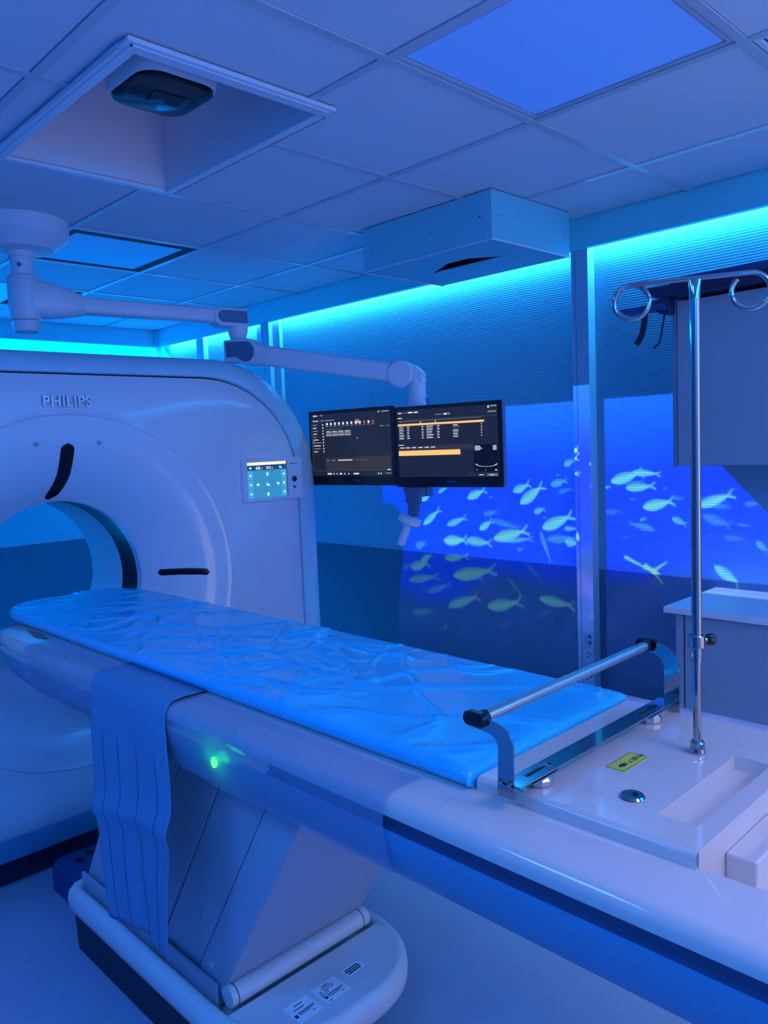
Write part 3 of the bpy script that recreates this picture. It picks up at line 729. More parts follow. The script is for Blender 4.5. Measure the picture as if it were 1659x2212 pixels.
for i in range(9):
    y = .25+i*.021
    for x, w_ in ((.015, .055), (.10, .03), (.255, .022), (.305, .075), (.415, .028), (.575, .065), (.845, .012)):
        if x == .575 and i == 2: continue
        UI2.append((x, y, x+w_*rnd.uniform(.7, 1), y+.010, 5 if i % 2 else 3))
UI2 += [(.0, .515, .06, .525, 3), (.0, .535, .77, .60, 1), (.0, .605, .64, .68, 2), (.77, .545, .995, .93, 6)]
for i, x in enumerate((.02, .08, .145, .215, .28, .345)): UI2.append((x, .555, x+.045, .568, 3))
for i in range(4): UI2.append((.78, .565+i*.018, .83+.01*(i % 3), .574+i*.018, 3)); UI2.append((.95, .565+i*.018, .985, .574+i*.018, 3))
for i in range(16):
    a = math.pi*(i/15.0); x = .885-.095*math.cos(a); y = .82+.035*math.sin(a); UI2.append((x-.007, y, x+.007, y+.006, 3))
UI2 += [(.79, .895, .80, .915, 5), (.965, .9, .985, .915, 3), (.875, .9, .88, .912, 3), (.71, .965, .78, .985, 1), (.80, .96, .875, .988, 1), (.815, .97, .86, .98, 3), (.89, .957, .99, .99, 4), (.895, .961, .985, .986, 6), (.92, .97, .955, .98, 3)]
monitor((2.392, 2.952), (2.444, 2.432), 1.342, 1.690, UI1, 'left monitor on the ceiling arm, showing a row of small icons', .52)
monitor((2.443, 2.428), (2.512, 1.902), 1.335, 1.680, UI2, 'right monitor on the ceiling arm, showing two yellow table rows', .50)

# ------------------------------------------------------------------ CT gantry
GX0, GZ0 = 1.185, 1.03; GYF = 2.825; RB = .330; RS = .645
def gy(r):
    """depth of the front cover at distance r from the bore axis"""
    if r < RS:
        t_ = (r-RB)/(RS-RB); t_ = max(0, t_); return GYF+.175*(1-t_)**2.1+.003
    return GYF+.0*(r-RS)
def outline(hw, z0, z1, rt, rb, n=14):
    return [(x, z) for x, z in rrect(GX0-hw, GX0+hw, z0, z1, [rt, rt, rb, rb], n)]
def ray_outline(poly, a):
    """distance from the bore centre to the outline polygon along angle a"""
    dx, dz = math.cos(a), math.sin(a); best = None
    for i in range(len(poly)):
        x0_, z0_ = poly[i][0]-GX0, poly[i][1]-GZ0; x1_, z1_ = poly[(i+1) % len(poly)][0]-GX0, poly[(i+1) % len(poly)][1]-GZ0
        den = dx*(z1_-z0_)-dz*(x1_-x0_)
        if abs(den) < 1e-12: continue
        t_ = (x0_*(z1_-z0_)-z0_*(x1_-x0_))/den; s_ = (x0_*dz-z0_*dx)/den
        if t_ > 0 and -1e-9 <= s_ <= 1+1e-9: best = t_ if best is None else max(best, t_)
    return best
G = thing('scanner_gantry', 'large white ring-shaped scanner housing with a round bore', 'ct scanner', (GX0, 3.25, 0))
NA = 160
OUT = outline(1.045, .200, 1.823, .46, .20, 16)
angs = [2*math.pi*i/NA for i in range(NA)]
ro = [ray_outline(OUT, a) for a in angs]
fc = MB(); rings = []
rings.append([(GX0+RB*math.cos(a), GYF+.200, GZ0+RB*math.sin(a)) for a in angs])
for k in range(0, 15):
    r = RB+(RS-RB)*k/14
    rings.append([(GX0+r*math.cos(a), gy(r)-(.003 if k == 14 else 0), GZ0+r*math.sin(a)) for a in angs])
rings.append([(GX0+(RS+.002)*math.cos(a), GYF+.003, GZ0+(RS+.002)*math.sin(a)) for a in angs])
rings.append([(GX0+(RS+.0045)*math.cos(a), GYF, GZ0+(RS+.0045)*math.sin(a)) for a in angs])
for k in range(1, 15):
    f_ = k/14.0; rr_ = []
    for a, R_ in zip(angs, ro):
        r = RS+.0045+(R_-RS-.0045)*f_
        e = max(0, (r-(R_-.09))/.09) if R_-RS > .1 else 0
        bul = .022*e*e
        zz_ = r*math.sin(a)
        rr_.append((GX0+r*math.cos(a), GYF+bul+.012*max(0, (abs(r*math.cos(a))-.65)/.4)**2+.020*(max(0, zz_-.52)/.27)**2, GZ0+r*math.sin(a)))
    rings.append(rr_)
last = rings[-1]
rings.append([(x, y+.03, z) for x, y, z in last])
fc.rings(rings, True)
fc.build('front_cover', M_gantry, G, smooth=32)
# outer shell wrapping round the front cover
shl = MB(); rs = []
def offs(dx, dzt, y, rt, rb=.20, dzb=0.0):
    po = outline(1.045+dx, .200-dzb, 1.823+dzt, rt, rb, 16)
    return [(x, y, z) for x, z in po]
rs = [offs(.006, .006, GYF+.07, .465), offs(.006, .006, GYF+.040, .465), offs(.012, .010, GYF+.030, .47), offs(.040, .026, GYF+.030, .48), offs(.085, .050, GYF+.042, .50),
      offs(.125, .074, GYF+.068, .52), offs(.150, .088, GYF+.105, .53), offs(.160, .095, GYF+.160, .53), offs(.160, .096, GYF+.32, .53), offs(.150, .092, GYF+.80, .52), offs(.10, .06, GYF+.875, .50)]
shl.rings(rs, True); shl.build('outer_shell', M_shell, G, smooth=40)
MB().rings([offs(.002, .002, GYF+.060, .46), offs(.010, .008, GYF+.060, .465)]).build('seam', M_dark, G)
# back cover with rear bore
bc = MB(); rb_ = [ray_outline(outline(1.145, .2, 1.883, .5, .2, 16), a) for a in angs]
bc.rings([[(GX0+R_*math.cos(a), GYF+.875, GZ0+R_*math.sin(a)) for a, R_ in zip(angs, rb_)], [(GX0+.66*math.cos(a), GYF+.88, GZ0+.66*math.sin(a)) for a in angs],
          [(GX0+.50*math.cos(a), GYF+.82, GZ0+.50*math.sin(a)) for a in angs], [(GX0+.40*math.cos(a), GYF+.73, GZ0+.40*math.sin(a)) for a in angs], [(GX0+RB*math.cos(a), GYF+.645, GZ0+RB*math.sin(a)) for a in angs]], True)
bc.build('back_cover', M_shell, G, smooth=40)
def ringtube(y0, y1, r0, r1, mm, nm):
    q = MB(); q.rings([[(GX0+r*math.cos(a), y, GZ0+r*math.sin(a)) for a in angs] for y, r in ((y0, r0), (y1, r1))], True)
    return q.build(nm, mm, G)
ringtube(GYF+.199, GYF+.218, RB, RB, M_gantry, 'bore_lip')
ringtube(GYF+.218, GYF+.350, RB+.001, RB+.001, M_black, 'scan_window_ring')
ringtube(GYF+.350, GYF+.645, RB, RB, M_gantry, 'bore_lining')
# lower bumper and kick plate
bm_ = MB(); pts = [(x, y) for x, y in rrect(GX0-1.06, GX0+1.06, GYF+.012, GYF+.82, .12, 8)]
pts2 = [(x, y) for x, y in rrect(GX0-1.04, GX0+1.04, GYF+.034, GYF+.80, .12, 8)]
bm_.rings([[(x, y, .205) for x, y in pts], [(x, y, .192) for x, y in pts], [(x, y, .118) for x, y in pts2]], True, True, True)
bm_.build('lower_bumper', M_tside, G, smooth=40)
MB().prism(rrect(GX0-.98, GX0+.98, GYF+.110, GYF+.78, .08, 6), 0, .12).build('kick_plate', M_skirt, G)
# laser windows: one above, one beside the bore, lying on the flared cover
def slot(name, path, hw):
    q = MB(); rs = []
    n_ = len(path); m_ = 10
    top = []; bot_ = []
    L = []
    for i, (r, a) in enumerate(path):
        f_ = i/(n_-1); ee = hw/(.205 if hw > .02 else .175); ww = hw*math.sqrt(max(0.0004, 1-(max(0, abs(f_-.5)-.5+ee)/ee)**2))
        row = []
        for j in range(m_+1):
            s_ = -1+2*j/m_; aa = a+s_*ww/r
            row.append((GX0+r*math.cos(aa), gy(r)-.0035+.0025*abs(s_)**4, GZ0+r*math.sin(aa)))
        rs.append(row)
    q.rings(rs, close=False)
    q.build(name, M_glass, G, smooth=60)
slot('laser_window', [(.545-.205*i/24, math.radians(90)+(.0 if i < 12 else .09*((i-12)/12)**2)) for i in range(25)], .0250)
slot('laser_window', [(.375+.175*i/24, math.radians(-.5)-.03*(i/24.0)**2+.03) for i in range(25)], .0135)
for a in (-1, 1):
    x = GX0+.115*a; z = GZ0+.545; r = math.hypot(x-GX0, z-GZ0)
    q = MB(); q.disc((x, gy(r)-.0015, z), (0, -1, 0), .0025, 8)
    for k in range(6): q.disc((x+.008*math.cos(k*math.pi/3), gy(r)-.0015, z+.008*math.sin(k*math.pi/3)), (0, -1, 0), .0022, 8)
    q.build('microphone_holes', M_dark, G)
text('logo_lettering', 'PHILIPS', (1.098, GYF+.004, 1.706), (1, 0, 0), (0, 0, 1), .038, M_logo, G, bold=.0013, ext=.006, space=1.05)
# touch panel
px0, px1, pz0, pz1 = 1.907, 2.224, 1.300, 1.480
yp = GYF-.014
tp = MB(); tp.rings([[(x, yp+.035, z) for x, z in rrect(px0-.006, px1, pz0-.006, pz1+.006, .012)], [(x, yp+.006, z) for x, z in rrect(px0-.004, px1, pz0-.004, pz1+.004, .012)], [(x, yp, z) for x, z in rrect(px0, px1, pz0, pz1, .010)]], True, True, True)
tpo = tp.build('touch_panel', M_gantry, G, smooth=30)
sm = [emis('touch_blue', (.03, .26, .52)), emis('touch_light', (.05, .36, .66)), emis('touch_navy', (.004, .06, .18)), emis('touch_cream', (1.0, .86, .66)), emis('touch_white', (.95, .98, 1.0)), emis('touch_ring', (.06, .40, .80))]
s = MB(); sx0, sx1, sz0, sz1 = 1.929, 2.134, 1.313, 1.468
def TP(u, v, d): return (sx0+(sx1-sx0)*u, yp-d, sz1-(sz1-sz0)*v)
def tq(u0, v0, u1, v1, mi, d): s.quad(TP(u0, v1, d), TP(u1, v1, d), TP(u1, v0, d), TP(u0, v0, d), mi)
tq(0, 0, 1, 1, 0, .0008); tq(0, 0, 1, .08, 3, .0012); tq(0, .08, 1, .22, 2, .0012)
for k in range(3):
    tq(0, .24+k*.255, .135, .475+k*.255, 1, .0012); tq(.865, .24+k*.255, 1, .475+k*.255, 1, .0012)
    tq(.05, .34+k*.255, .09, .385+k*.255, 4, .0016); tq(.91, .33+k*.255, .95, .385+k*.255, 4, .0016)
for (u, v) in ((.50, .335), (.25, .62), (.77, .62), (.50, .90)):
    c_ = TP(u, v, .0012); s.disc(c_, (0, -1, 0), .0105, 20, 5); c2 = TP(u, v, .0015); s.disc(c2, (0, -1, 0), .0088, 20, 0)
    if u == .50: tq(u-.012, v-.05, u+.012, v+.05, 4, .0018); tq(u-.03, v-.012, u+.03, v+.012, 4, .0018)
    else: tq(u-.035, v-.016, u+.035, v+.016, 4, .0018); tq(u-.010, v-.035, u+.010, v+.035, 4, .0018)
tq(.47, .57, .485, .66, 4, .0018); tq(.47, .62, .54, .66, 4, .0018); tq(.53, .64, .545, .68, 4, .0018)
tq(.05, .13, .10, .18, 4, .0016)
so = s.build('touch_screen', sm, tpo, smooth=0)
for body, u, h_ in (('620', .21, .0115), ('.7', .355, .006), ('412', .475, .0115), ('.0', .615, .006), ('0', .82, .0115), ('.0', .862, .006)):
    text('screen_digits', body, TP(u, .195, .0016), (1, 0, 0), (0, 0, 1), h_, sm[4], so, bold=.0003, ext=.0001)
MB().box(2.137, 2.1395, yp-.0008, yp, 1.313, 1.466).build('screen_edge', M_dark, tpo)
kb = MB().lathe((2.178, yp, 1.386), (0, -1, 0), [(.0125, 0), (.012, .004), (.010, .0055)], n=28).build('stop_button', M_black, tpo)
MB().lathe((2.178, yp, 1.350), (0, -1, 0), [(.0075, 0), (.007, .002)], n=20).build('blue_button', M_blueb, tpo)
tl = MB(); tl.box(2.163, 2.196, yp-.0006, yp, 1.4535, 1.4565).disc((2.160, yp-.0007, 1.455), (0, -1, 0), .004, 10)
tl.build('panel_mark', M_armc, tpo)

# ------------------------------------------------------------------ patient table
TX = 1.17
T = thing('patient_table', 'long white scanner table on a slanting pedestal with a rounded base', 'scanner table', (TX, 1.9, 0))
# cross section of the long table body (half, from the top middle outwards and down)
half = [(0, .977), (.225, .977), (.235, .979), (.330, .974), (.340, .969), (.346, .958), (.348, .948), (.347, .944), (.337, .942), (.335, .925), (.345, .920), (.347, .912), (.340, .880), (.325, .845), (.310, .826), (.290, .818), (0, .816)]
def body_ring(y, f=1.0, zs=0.0, bot=0.0):
    pts = []
    for h_, z in half:
        pts.append((TX-h_*f, y, max(z, .816+bot) if z < .9 else z-zs))
    mir = [(2*TX-x, yy_, zz_) for x, yy_, zz_ in pts[1:-1]][::-1]
    return pts+mir
def foot_ring(y):
    r = body_ring(y); out = []
    for i, (x, yy_, z) in enumerate(r):
        j = i if i < len(half) else 2*len(half)-2-i
        out.append((TX+(TX-x > 0 and -1 or 1)*.2327 if j == 1 else (TX+(TX-x > 0 and -1 or 1)*.2335 if j == 2 else x), y, .90 if j <= 1 else z))
    return out
rs = [foot_ring(-.55), foot_ring(.4205), body_ring(.4215), body_ring(1.2), body_ring(2.0), body_ring(2.42, 1.0), body_ring(2.52, .985, 0, .012), body_ring(2.62, .97, .0, .035), body_ring(2.70, .93, .002, .075), body_ring(2.755, .86, .006, .110), body_ring(2.785, .72, .014, .130)]
nh = len(half); tot = 2*nh-2
tb = MB(); tb.rings(rs, True, True, True)
# the groove faces get their own dark material, the side below its own plastic
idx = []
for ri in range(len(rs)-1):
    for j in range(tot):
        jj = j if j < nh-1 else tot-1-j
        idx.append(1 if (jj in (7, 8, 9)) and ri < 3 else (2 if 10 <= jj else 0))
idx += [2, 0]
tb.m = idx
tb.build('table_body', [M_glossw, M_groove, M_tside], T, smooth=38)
# raised platform with a finger recess, foot end steps
PZ1 = 1.000
yA, yB = .420, .772
hx = .2325
pf = MB()
rx0, rx1, ry0, ry1 = .998, 1.262, .448, .505
def pq(x0_, x1_, y0_, y1_): pf.box(x0_, x1_, y0_, y1_, .965, PZ1)
pq(TX-hx, rx0, yA, yB); pq(rx1, TX+hx, yA, yB); pq(rx0, rx1, ry1, yB); pq(rx0, rx1, yA, ry0)
platform = pf.build('platform', M_glossw, T, smooth=0)
platform.modifiers.new('weld', 'WELD').merge_threshold = .0001
rc = MB(); prof = [(ry1, PZ1-.0005), (ry1-.0005, PZ1-.026), (ry1-.012, PZ1-.029), (ry1-.030, PZ1-.020), (ry0, PZ1-.002)]
rc.rings([[(rx0, y, z) for y, z in prof], [(rx1, y, z) for y, z in prof]], close=False)
rc.build('finger_recess', M_glossw, T, smooth=50)
st_ = MB(); st_.box(1.020, TX+hx-.001, .379, yA+.002, .90, .965).box(TX-hx+.001, TX+hx-.001, -.54, yA+.001, .899, .928)
st_.build('foot_end_steps', M_glossw, T, bevel=.004, seg=3)
ed = MB()
e_ = [(TX-hx, yA), (TX+hx, yA)]
# rounded shoulder of the platform on the near edge
pr_ = [(0, PZ1-.0002), (-.004, PZ1-.0012), (-.0075, PZ1-.004), (-.009, PZ1-.009), (-.009, .978)]
for sg in (-1, 1):
    sh_ = MB(); sh_.rings([[(TX+sg*(hx-a-.0005), yA, z) for a, z in pr_], [(TX+sg*(hx-a-.0005), yB, z) for a, z in pr_]], close=False)
    sh_.build('platform_edge', M_glossw, T, smooth=60)
# yellow load label
ly0, ly1, lx0, lx1 = .607, .640, 1.091, 1.168
lab = MB().box(lx0, lx1, ly0, ly1, PZ1, PZ1+.0008).build('load_label', M_yell, T)
lb2 = MB()
for bx in ((lx0+.001, lx1-.001, ly0+.001, ly0+.0018), (lx0+.001, lx1-.001, ly1-.0018, ly1-.001), (lx0+.001, lx0+.0018, ly0+.001, ly1-.001), (lx1-.0018, lx1-.001, ly0+.001, ly1-.001)): lb2.box(*bx, PZ1+.0008, PZ1+.0010)
lb2.build('label_border', M_ink, lab)
text('label_text', '\u2264 205 kg', (1.128, .616, PZ1+.0010), (1, .0, 0), (0, 1, 0), .0085, M_ink, lab, bold=.0002, ext=.0001)
pi = MB(); pi.disc((1.106, .622, PZ1+.0011), (0, 0, 1), .0032, 12)
pi.prism([(1.1085, .6165), (1.124, .6185), (1.124, .6205), (1.113, .6215), (1.124, .6225), (1.124, .6245), (1.1085, .6265)], PZ1+.0009, PZ1+.0011)
pi.build('person_symbol', M_ink, lab)
# connector port
pt = MB().lathe((1.021, .556, PZ1), (0, 0, 1), [(.0175, 0), (.0185, .0015), (.016, .0045), (.0085, .0045), (.0085, .001)], n=36).build('port_ring', M_chrome, T, smooth=30)
MB().disc((1.021, .556, PZ1+.0012), (0, 0, 1), .0086, 20).build('port_hole', M_black, T)
# status lamp
LY = 1.372; lxp = .8225
led = MB().lathe((lxp, LY, .8965), (-1, 0, .1), [(.011, 0), (.011, .002), (.006, .0045)], n=20).build('status_lamp', emis('green_led', (.05, 1.0, .12), 3.2), T)
ll = bpy.data.lights.new('status_lamp_light', 'POINT'); ll.energy = .07; ll.color = (.02, 1, .12); ll.shadow_soft_size = .018
lo = bpy.data.objects.new('status_lamp_light', ll); COL.objects.link(lo); lo.location = (lxp-.030, LY, .897)
# small olive label near the head end
MB().slab([(.884, 2.48, .9788), (.905, 2.60, .9788), (.915, 2.50, .9788), (.898, 2.40, .9788)], (0, 0, .0006)).build('end_label', mat('olive_label', (.16, .22, .14), .5), T)
# pedestal: four side panels leaning towards the foot end, front panel
PX0, PX1 = .950, 1.392
def yfr(z): return 1.618-.64*(z-.2)
def ybk(z): return 2.395-.64*(z-.2)
zlo, zhi = .16, .83
def frac(f_, z): return yfr(z)+(ybk(z)-yfr(z))*f_
cuts = [0, .155, .392, .62, 1.0]
nm = 0
for side_x, sgn in ((PX0, 1), (PX1, -1)):
    for k in range(4):
        a, b = cuts[k]+(.004 if k else 0), cuts[k+1]-(.004 if k < 3 else 0)
        q = MB(); off = .004*(k % 2)
        q.slab([(side_x+sgn*off, frac(a, zlo), zlo), (side_x+sgn*off, frac(b, zlo), zlo), (side_x+sgn*off, frac(b, zhi), zhi), (side_x+sgn*off, frac(a, zhi), zhi)], (sgn*.02, 0, 0))
        q.build('side_panel', M_ped, T, bevel=.0012)
q = MB(); q.slab([(PX0+.016, frac(.003, zlo), zlo), (PX0+.016, frac(.997, zlo), zlo), (PX0+.016, frac(.997, zhi), zhi), (PX0+.016, frac(.003, zhi), zhi)], (PX1-PX0-.032, 0, 0))
q.build('pedestal_core', M_dark, T)
q = MB(); q.slab([(PX0+.002, yfr(zlo)-.002, zlo), (PX1-.002, yfr(zlo)-.002, zlo), (PX1-.002, yfr(zhi)-.002, zhi), (PX0+.002, yfr(zhi)-.002, zhi)], (0, .006, 0))
q.build('front_panel', M_ped, T, bevel=.001)
MB().disc((PX0-.0008, 1.655, .262), (-1, 0, 0), .0085, 20).build('panel_plug', M_base, T)
# roller at the foot of the front panel
MB().cyl((PX0-.004, 1.585, .212), (PX1+.004, 1.585, .212), .026, n=36).build('cover_roller', M_base, T, smooth=40, bevel=.002)
for x in (PX0+.012, PX1-.020):
    MB().cyl((x, 1.585, .212), (x+.0022, 1.585, .212), .0264, n=36).build('roller_groove', M_dark, T)
# base: rim, inner tray, skirt, front apron
def base_outline(ins=0.0, fr=0.0, n_=12):
    return rrect(.888+ins, 1.452-ins, 1.335+ins+fr, 2.43-ins, [.05-ins*.3, .05-ins*.3, .235-ins, .235-ins], n_)
bb = MB(); z_ = lambda pts, z: [(x, y, z) for x, y in pts]
bb.rings([z_(base_outline(.030, .02), .105), z_(base_outline(.012, .01), .115), z_(base_outline(.002), .140), z_(base_outline(0), .160), z_(base_outline(.003), .180), z_(base_outline(.012), .194), z_(base_outline(.024), .199), z_(base_outline(.034), .196), z_(base_outline(.040), .185), z_(base_outline(.042), .150)], True, True, True)
bb.build('base_rim', M_base, T, smooth=50)
fa = MB(); al = [(x, y) for x, y in base_outline(.022) if y < 1.55]
al = sorted([p for p in al if p[0] < TX], key=lambda p: -p[1])+sorted([p for p in al if p[0] >= TX], key=lambda p: p[1])
al = [(.910, 1.555)]+al+[(1.430, 1.555)]
fa.rings([[(x, y, .150) for x, y in al], [(x, y, .1985 if y < 1.54 else .192) for x, y in al]], True, True, True)
fa.build('base_front', M_base, T, smooth=30)
sk = MB().rings([z_(base_outline(.018, .165), 0.0), z_(base_outline(.014, .155), .108)], True, True, True).build('base_skirt', M_skirt, T, smooth=40)
MB().box(.9035, .906, 2.345, 2.362, .075, .095).build('skirt_socket', M_blackm, sk)
kp = MB()
for (a, b) in ((1.62, 1.93), (1.936, 2.16), (2.166, 2.39)): kp.box(.936, .945, a, b, .15, .232)
kp.build('lower_cover', M_ped, T, bevel=.002)
# labels on the base
def base_label(cx, cy, ax, w_, h_, lines, logo=True):
    c_ = math.cos(ax); s_ = math.sin(ax)
    def q(u, v): return (cx+u*c_-v*s_, cy+u*s_+v*c_)
    z = .1990
    l_ = MB().prism([q(0, 0), q(w_, 0), q(w_, h_), q(0, h_)], z, z+.0006).build('type_label', M_paper, T)
    k_ = MB()
    for (u0, v0, u1, v1) in lines: k_.prism([q(u0*w_, v0*h_), q(u1*w_, v0*h_), q(u1*w_, v1*h_), q(u0*w_, v1*h_)], z+.0006, z+.0009)
    k_.build('label_print', M_ink, l_)
L1_ = [(.36, .84, .62, .88), (.28, .74, .72, .77), (.1, .62, .24, .65), (.3, .62, .74, .65), (.1, .54, .2, .57), (.3, .54, .45, .57), (.1, .46, .34, .49), (.36, .46, .42, .49), (.26, .34, .92, .38), (.26, .28, .84, .30), (.26, .22, .7, .24), (.1, .22, .22, .34), (.1, .30, .14, .42), (.72, .12, .84, .15), (.12, .06, .26, .09)]
L2_ = [(.34, .80, .68, .84), (.22, .62, .64, .66), (.24, .44, .94, .47), (.24, .38, .9, .41), (.24, .32, .7, .34), (.06, .28, .18, .44), (.7, .2, .8, .23)]
L3_ = [(.12, .66, .86, .80), (.08, .42, .90, .56), (.14, .18, .84, .32)]
base_label(1.022, 1.398, .02, .070, .068, L2_)
base_label(1.108, 1.402, .02, .074, .066, L1_)
base_label(1.204, 1.436, .04, .060, .030, L3_)

# ------------------------------------------------------------------ cable cover on the floor
t = thing('cable_cover', 'dark blue low cover on the floor between scanner ring and table base', 'floor cover', (1.06, 2.62, 0))
MB().rings([[(x, y, z) for x, y in rrect(.985+i, 1.20-i, 2.44, 2.815-i, [.05, .05, .01, .01], 6)] for i, z in ((0, 0), (0, .075), (.006, .088), (.02, .094))], True, True, True).build('cover_shell', mat('blue_cover', (.04, .07, .22), .5, var=.03), t, smooth=40)
q = MB(); q.prism([(1.055, 2.70), (1.085, 2.715), (1.07, 2.74), (1.05, 2.745)], .094, .0948).prism([(1.10, 2.735), (1.135, 2.72), (1.15, 2.755), (1.125, 2.75), (1.115, 2.775), (1.10, 2.77)], .094, .0948)
q.build('foot_symbol', M_blackm, t)

# ------------------------------------------------------------------ mattress
def ridge(x, y, sx, sy, seed, p=5):
    n_ = noise.noise(Vector((x*sx, y*sy, seed))); return (1-min(1, abs(n_)*2.2))**p
def wrinkle(x, y):
    wx = x+.05*noise.noise(Vector((x*6, y*4, 3.1))); wy = y+.08*noise.noise(Vector((x*5, y*4, 9.7)))
    m0 = noise.noise(Vector((x*2.6+4, y*1.9, 20.5)))+.35*math.exp(-((y-1.45)/.35)**2)
    m1 = max(0, min(1, (m0+.08)*3.0))
    h = .0095*m1*ridge(wx*1.2, wy, 7, 5, 1.3, 7)+.0045*(m1 if y < 2.2 else 0)*ridge(wx, wy*1.3, 15, 10, 5.2, 7)
    h += .0070*ridge(wx+.9*wy, wy, 4.0, 1.2, 8.8, 16)+.0055*ridge(wx-.7*wy, wy, 4.5, 1.6, 14.2, 18)
    h += .0022*noise.noise(Vector((x*4, y*3, 7)))+.0008*m1*noise.noise(Vector((x*26, y*20, 2)))
    return h
mt = MB(); HW, ZT, ZBt = .254, 1.010, .979
ys = [.780+.0002]+[.783, .787, .794]+[.80+.0055*i for i in range(392)]
rs = []
NT = 84
for y in ys:
    if y > 2.955: break
    w_ = HW
    if y > 2.74: w_ = HW-.16+.16*math.sqrt(max(0.0, 1-((y-2.74)/.217)**2)) if y < 2.956 else HW-.16
    e = min(1, max(0, (y-.780)/.014)); drop = (1-math.sqrt(max(0, 1-(1-e)**2)))*.012
    e2 = min(1, max(0, (2.957-y)/.02)); drop += (1-math.sqrt(max(0, 1-(1-e2)**2)))*.012
    ring = [(TX-w_+.012, y, ZBt), (TX-w_+.005, y, ZBt+.006)]
    for i in range(NT+1):
        u = -1+2*i/NT; x = TX+u*w_
        d = w_-abs(u)*w_; k = max(0, 1-d/.016); z = ZT-.014*(1-math.sqrt(max(0, 1-k*k)))
        fade = min(1, d/.03)*min(1, (y-.78)/.03)
        ring.append((x, y, z-drop+wrinkle(x-TX, y)*max(0, fade)))
    ring += [(TX+w_-.005, y, ZBt+.006), (TX+w_-.012, y, ZBt)]
    rs.append(ring)
mt.rings(rs, True, True, True)
m_ = mt.build('mattress', M_sheet, None, smooth=75)
tag(m_, 'long table mattress under a crumpled glossy blue sheet', 'mattress')

# ------------------------------------------------------------------ clear plastic cover on the near side of the table body
def side_path(off):
    pts = [(.262, .9785), (.300, .9775), (.328, .9760), (.341, .970), (.349, .958), (.351, .945), (.351, .930), (.350, .915), (.343, .880), (.328, .843), (.318, .833)]
    return [(TX-h_-off*.8, z+off*.5) for h_, z in pts]
pc = MB(); rs = []
for i in range(150):
    y = .872+(2.40-.872)*i/149
    row = []
    for j, (x, z) in enumerate(side_path(.0025)):
        n_ = noise.noise(Vector((y*14, j*.6, 4.0)))+.5*noise.noise(Vector((y*40, j*.9, 8.0)))
        o_ = .0030*abs(n_)+(.010*max(0, j-8)/2 if y < 1.6 else 0)
        zz_ = z+(.012*noise.noise(Vector((y*4, 1, 1)))-.0 if j == 10 else 0)
        row.append((x-o_*(.4 if j < 3 else 1), y, zz_+(.6*o_ if j < 4 else 0)))
    rs.append(row)
pc.rings(rs, close=False)
o = pc.build('plastic_cover', M_plastic, None, smooth=80)
tag(o, 'clear wrinkled plastic sheet wrapped over the near edge of the scanner table', 'plastic cover')

# ------------------------------------------------------------------ hanging blue drape
dp = MB(); rs = []
path = [(.925, .9835), (.890, .984), (.858, .984), (.835, .980), (.822, .970), (.815, .955), (.812, .930)]
path += [(.812, .930-(.930-.378)*k/40) for k in range(1, 41)]
NY = 60
for s_i, (x, z) in enumerate(path):
    row = []
    hang = max(0, (.95-z)/.57)
    for j in range(NY+1):
        v = j/NY
        y_r = 1.555+(-.022*math.sin(min(1, hang*1.4)*math.pi)+.030*hang); y_l = 1.925+.012*math.sin(hang*3)-.035*hang*hang
        if z < .60: y_l -= .10*((.60-z)/.22)**2*0+.0
        y = y_r+(y_l-y_r)*v
        dx = 0
        if hang > 0:
            dx = -.010*hang*math.sin(v*7.5+1.0)-.004*hang*math.sin(v*19+2)+.012*math.exp(-((z-.665+.05*(v-.5))/.028)**2)*-1-.004*noise.noise(Vector((y*9, z*7, 1.0)))
        zz_ = z-(.018*hang*v if s_i > 40 else 0)+.0025*noise.noise(Vector((y*20, x*30, 3)))*(1 if hang == 0 else 0)
        row.append((x+dx, y, zz_+(.002 if s_i < 5 else 0)))
    rs.append(row)
dp.rings(rs, close=False)
o = dp.build('hanging_drape', M_drape, None, smooth=80)
sm_ = o.modifiers.new('thickness', 'SOLIDIFY'); sm_.thickness = .0012
tag(o, 'matte blue cloth drape hanging over the table side down towards the base', 'drape')
pl_ = MB()
for v in (.18, .42, .66, .86):
    row = []
    for s_i in range(12, len(path)):
        j = int(v*NY); p_ = rs[s_i][j]; row.append(p_)
    a = [(p_[0]-.0012, p_[1]-.0008, p_[2]) for p_ in row]; b = [(p_[0]-.0012, p_[1]+.0008, p_[2]) for p_ in row]
    pl_.rings([a, b], close=False)
ps = pl_.build('pleat_lines', mat('drape_seam', (.03, .07, .2), .7), o)
tape = MB(); tape.slab([(.9315, 2.085, .235), (.9315, 2.010, .205), (.9315, 2.000, .262), (.9315, 2.085, .285)], (-.0012, 0, 0))
tp_ = tape.build('blue_tag', M_bluetape, None); tag(tp_, 'small bright blue tag low on the pedestal behind the hanging drape', 'tag')

